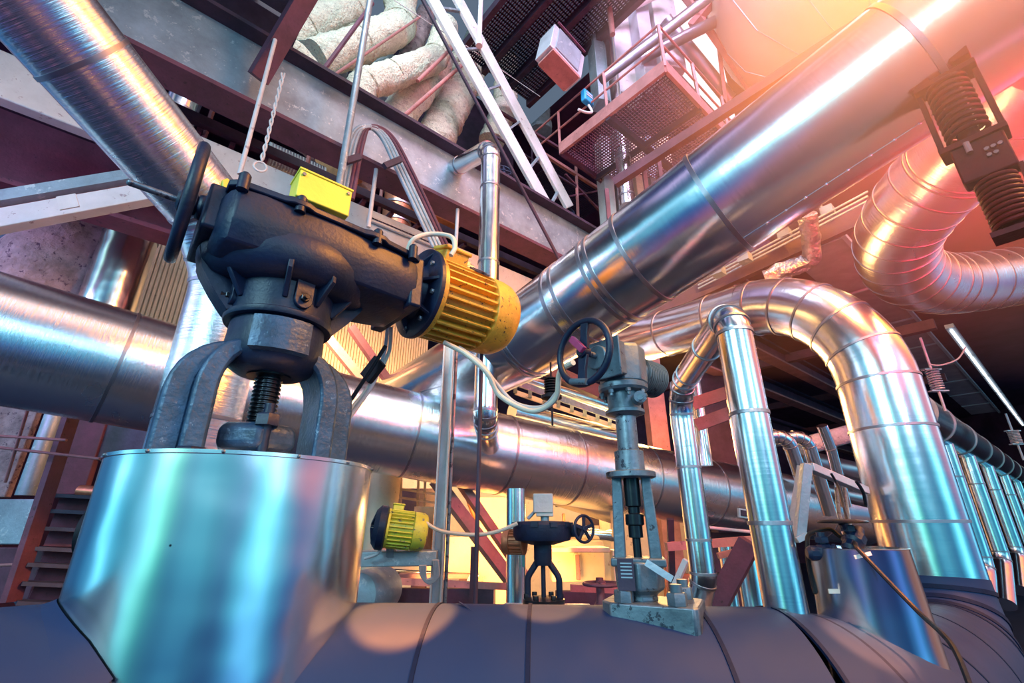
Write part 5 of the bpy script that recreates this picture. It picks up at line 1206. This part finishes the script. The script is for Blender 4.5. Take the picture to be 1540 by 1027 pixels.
at = N(nt, 'ShaderNodeMath', operation='ARCTAN2'); L_(sep.outputs['X'], at.inputs[0]); L_(sep.outputs['Y'], at.inputs[1])   # 0 = ahead, + = right
ms = N(nt, 'ShaderNodeMath', operation='MULTIPLY'); L_(at.outputs[0], ms.inputs[0]); ms.inputs[1].default_value = 1.0
n1 = N(nt, 'ShaderNodeTexNoise', noise_dimensions='1D', Scale=3.1, Detail=1.5, Roughness=.5); L_(ms.outputs[0], n1.inputs['W'])
azn = N(nt, 'ShaderNodeMapRange'); azn.inputs['From Min'].default_value = -PI; azn.inputs['From Max'].default_value = PI; L_(at.outputs[0], azn.inputs[0])
g1 = ramp(nt, azn.outputs[0], [(0, (.5, .8, .9)), (.055, (.25, .5, .65)), (.082, (.5, 1.2, .8)), (.105, (3.4, 3.6, 2.3)), (.128, (1.5, 1.35, 1.7)), (.155, (.25, .6, .7)), (.19, (.35, .8, 1.0)), (.214, (3.2, 3.4, 3.6)), (.24, (.25, .5, .8)), (.30, (.15, .2, .4)), (.45, (.45, .3, .45)), (.62, (.5, .4, .55)), (.695, (.3, .5, .8)), (.714, (2.6, 2.8, 3.0)), (.733, (.4, .6, .9)), (.80, (.22, .5, .8)), (.832, (.5, 1.1, 1.2)), (.864, (3.4, 3.6, 3.7)), (.89, (.5, 1.1, 1.2)), (.93, (.25, .4, .6)), (.97, (.35, .6, .7)), (1, (.5, .8, .9))])
gn = ramp(nt, n1.outputs[0], [(.3, (.6, .6, .75)), (.5, (1, 1, 1)), (.7, (1.25, 1.2, 1.15))])
gm = N(nt, 'ShaderNodeMix', data_type='RGBA', blend_type='MULTIPLY'); gm.inputs[0].default_value = 1; L_(g1, gm.inputs[6]); L_(gn, gm.inputs[7]); g = gm.outputs[2]
mx = N(nt, 'ShaderNodeMix', data_type='RGBA', blend_type='MULTIPLY'); mx.inputs[0].default_value = 1; L_(cE, mx.inputs[6]); L_(g, mx.inputs[7])
cur = mx.outputs[2]
def blob(cur, d, lo, hi, col):                              # a soft patch of sky round direction d
    d = V(d).normalized(); vm = N(nt, 'ShaderNodeVectorMath', operation='DOT_PRODUCT'); nm = N(nt, 'ShaderNodeVectorMath', operation='NORMALIZE')
    L_(tc.outputs['Generated'], nm.inputs[0]); L_(nm.outputs[0], vm.inputs[0]); vm.inputs[1].default_value = d
    mr = N(nt, 'ShaderNodeMapRange', interpolation_type='SMOOTHSTEP'); L_(vm.outputs['Value'], mr.inputs[0]); mr.inputs['From Min'].default_value = lo; mr.inputs['From Max'].default_value = hi
    m2 = N(nt, 'ShaderNodeMix', data_type='RGBA', blend_type='MIX'); L_(mr.outputs[0], m2.inputs[0]); L_(cur, m2.inputs[6]); m2.inputs[7].default_value = c3(*col); return m2.outputs[2]
cur = blob(cur, (1.0, -.05, .75), .74, .98, (.85, .20, .20))
cur = blob(cur, (1.0, .15, 1.1), .84, .985, (3.2, 1.2, .25))
cur = blob(cur, (.15, -.6, 1.0), .93, .98, (1.3, 1.3, 1.45))
L_(cur, bg.inputs[0]); bg.inputs[1].default_value = 1.35
SPREAD = math.radians(100)
def aim(o, tgt): o.rotation_euler = (V(tgt) - o.location).to_track_quat('-Z', 'Y').to_euler()
def area(name, loc, tgt, size, col, e, sy=None):
    l = bpy.data.lights.new(name, 'AREA'); l.size = size; l.energy = e; l.color = col
    l.spread = SPREAD
    if sy: l.shape = 'RECTANGLE'; l.size_y = sy
    o = bpy.data.objects.new(name, l); COL.objects.link(o); o.location = V(loc); aim(o, tgt); return o
def spot(name, loc, tgt, ang, col, e, blend=.3, r=.08):
    l = bpy.data.lights.new(name, 'SPOT'); l.spot_size = math.radians(ang); l.spot_blend = blend; l.energy = e; l.color = col; l.shadow_soft_size = r
    o = bpy.data.objects.new(name, l); COL.objects.link(o); o.location = V(loc); aim(o, tgt); return o
def point(name, loc, col, e, r=.2):
    l = bpy.data.lights.new(name, 'POINT'); l.energy = e; l.color = col; l.shadow_soft_size = r
    o = bpy.data.objects.new(name, l); COL.objects.link(o); o.location = V(loc); return o
area('assumed_window_light', (-3.5, -4.0, 3.2), (-.5, 2.2, .3), 2.6, (.45, .85, 1.0), 110, 1.6)  # area lamp for a window assumed behind the camera
area('assumed_window_light', (3.0, -5.0, 3.4), (1.5, 3, .5), 2.0, (.45, .72, 1.0), 60, 3.0)  # second lamp for an assumed unseen window, behind on the right
area('upper_fill', (-1.0, 1.0, 8.5), (-.2, 6.5, 5.8), 3.0, (.80, .90, 1.0), 150, 2.0)  # unseen lamp added to brighten the plastered pipes
area('upper_fill', (3.5, 1.5, 9.5), (3.2, 7, 6.5), 2.5, (.92, .60, .90), 260, 2.0)  # unseen pinkish fill added for the platform
area('orange_fill', (6.2, .2, 5.6), (2.6, 2.4, 2.3), 2.2, (1, .36, .10), 260, 1.6)  # unseen orange lamp added to tint the sloping pipe
area('left_fill', (-6.5, 1.0, 2.5), (-4, 5, 1.8), 2.0, (.60, .42, .95), 45, 1.5)  # unseen violet fill added for the far left
area('bay_fill', (-.3, 6.2, -.2), (.6, 9.4, -.2), 2.0, (1, .52, .13), 95)  # warm lamp added in the bay so its wall looks sunlit
area('bay_fill', (1.6, 7.5, .9), (1.6, 3.5, .2), 1.6, (1, .55, .18), 200)  # second added bay lamp, shining toward the pipes
area('corrugated_wall_fill', (-2.6, 4.8, 2.6), (-2.8, 8, 1.6), .8, (1, .6, .25), 160)  # warm lamp added to make the corrugated wall look sunlit
spot('sunbeam_a', (-.6, .8, 4.0), (-.38, 1.86, -.28), 5.0, (1, .27, .04), 11000, .25, .02)
spot('sunbeam_e', (-.2, .7, 4.0), (.12, 1.9, -.27), 3.6, (1, .27, .04), 8000, .3, .02)
spot('sunbeam_b', (1.7, .5, 3.4), (1.12, 1.72, -.35), 4.0, (1, .26, .08), 5500, .4, .02)
spot('sunbeam_c', (2.2, -1.2, 3.6), (1.0, 2.0, .72), 12, (1, .62, .28), 900, .3, .03)
spot('sunbeam_d', (.6, .4, 5.5), (-1.1, 4.7, .35), 10, (1, .7, .4), 1500, .4, .03)

# added volume of glow haze to give the orange tint by the tank
hz_m = bpy.data.materials.new('glow haze'); hz_m.use_nodes = True; hn = hz_m.node_tree; hn.nodes.clear()
ho_ = N(hn, 'ShaderNodeOutputMaterial'); vs_ = N(hn, 'ShaderNodeVolumeScatter'); vs_.inputs['Color'].default_value = (1, .62, .45, 1); vs_.inputs['Density'].default_value = .045; vs_.inputs['Anisotropy'].default_value = .2
hn.links.new(vs_.outputs[0], ho_.inputs['Volume'])
hb = MB(); hb.box(Frame(V((3.9, 2.9, 4.6)), V((1, 0, 0))), (0, 0, 0), (5.4, 5.2, 6.0)); hob = hb.build('glow_haze', hz_m); hob['kind'] = 'stuff'; tag(hob, 'haze volume added for the orange glow in front of the sloping pipe and the cream tank', 'haze')
spot('haze_fill', (2.5, 1.3, 3.75), (2.6, 2.1, 2.4), 150, (1, .33, .035), 1500, .6, .35)  # added orange spot that lights the haze
spot('haze_fill', (3.6, 1.1, 2.3), (3.0, 2.4, 2.7), 120, (1, .025, .05), 1500, .6, .35)  # added red spot that tints the haze from the right

hz2 = bpy.data.materials.new('bright glow haze'); hz2.use_nodes = True; hn = hz2.node_tree; hn.nodes.clear()  # denser volume added for the glow before the hanger
ho_ = N(hn, 'ShaderNodeOutputMaterial'); vs_ = N(hn, 'ShaderNodeVolumeScatter'); vs_.inputs['Color'].default_value = (1, .60, .42, 1)
tc2 = N(hn, 'ShaderNodeTexCoord'); ln_ = N(hn, 'ShaderNodeVectorMath', operation='LENGTH'); hn.links.new(tc2.outputs['Object'], ln_.inputs[0])
mr_ = N(hn, 'ShaderNodeMapRange', interpolation_type='SMOOTHSTEP'); hn.links.new(ln_.outputs['Value'], mr_.inputs[0])
mr_.inputs['From Min'].default_value = 1.42; mr_.inputs['From Max'].default_value = .3; mr_.inputs['To Max'].default_value = .36
hn.links.new(mr_.outputs[0], vs_.inputs['Density']); hn.links.new(vs_.outputs[0], ho_.inputs['Volume'])
hb = MB(); hb.sphere(V((2.12, 1.62, 2.2)), 1.45, 32, 20); hob = hb.build('glow_haze', hz2); hob['kind'] = 'stuff'; tag(hob, 'denser haze ball added for the glow before the spring hanger and the upper end of the sloping pipe', 'haze')
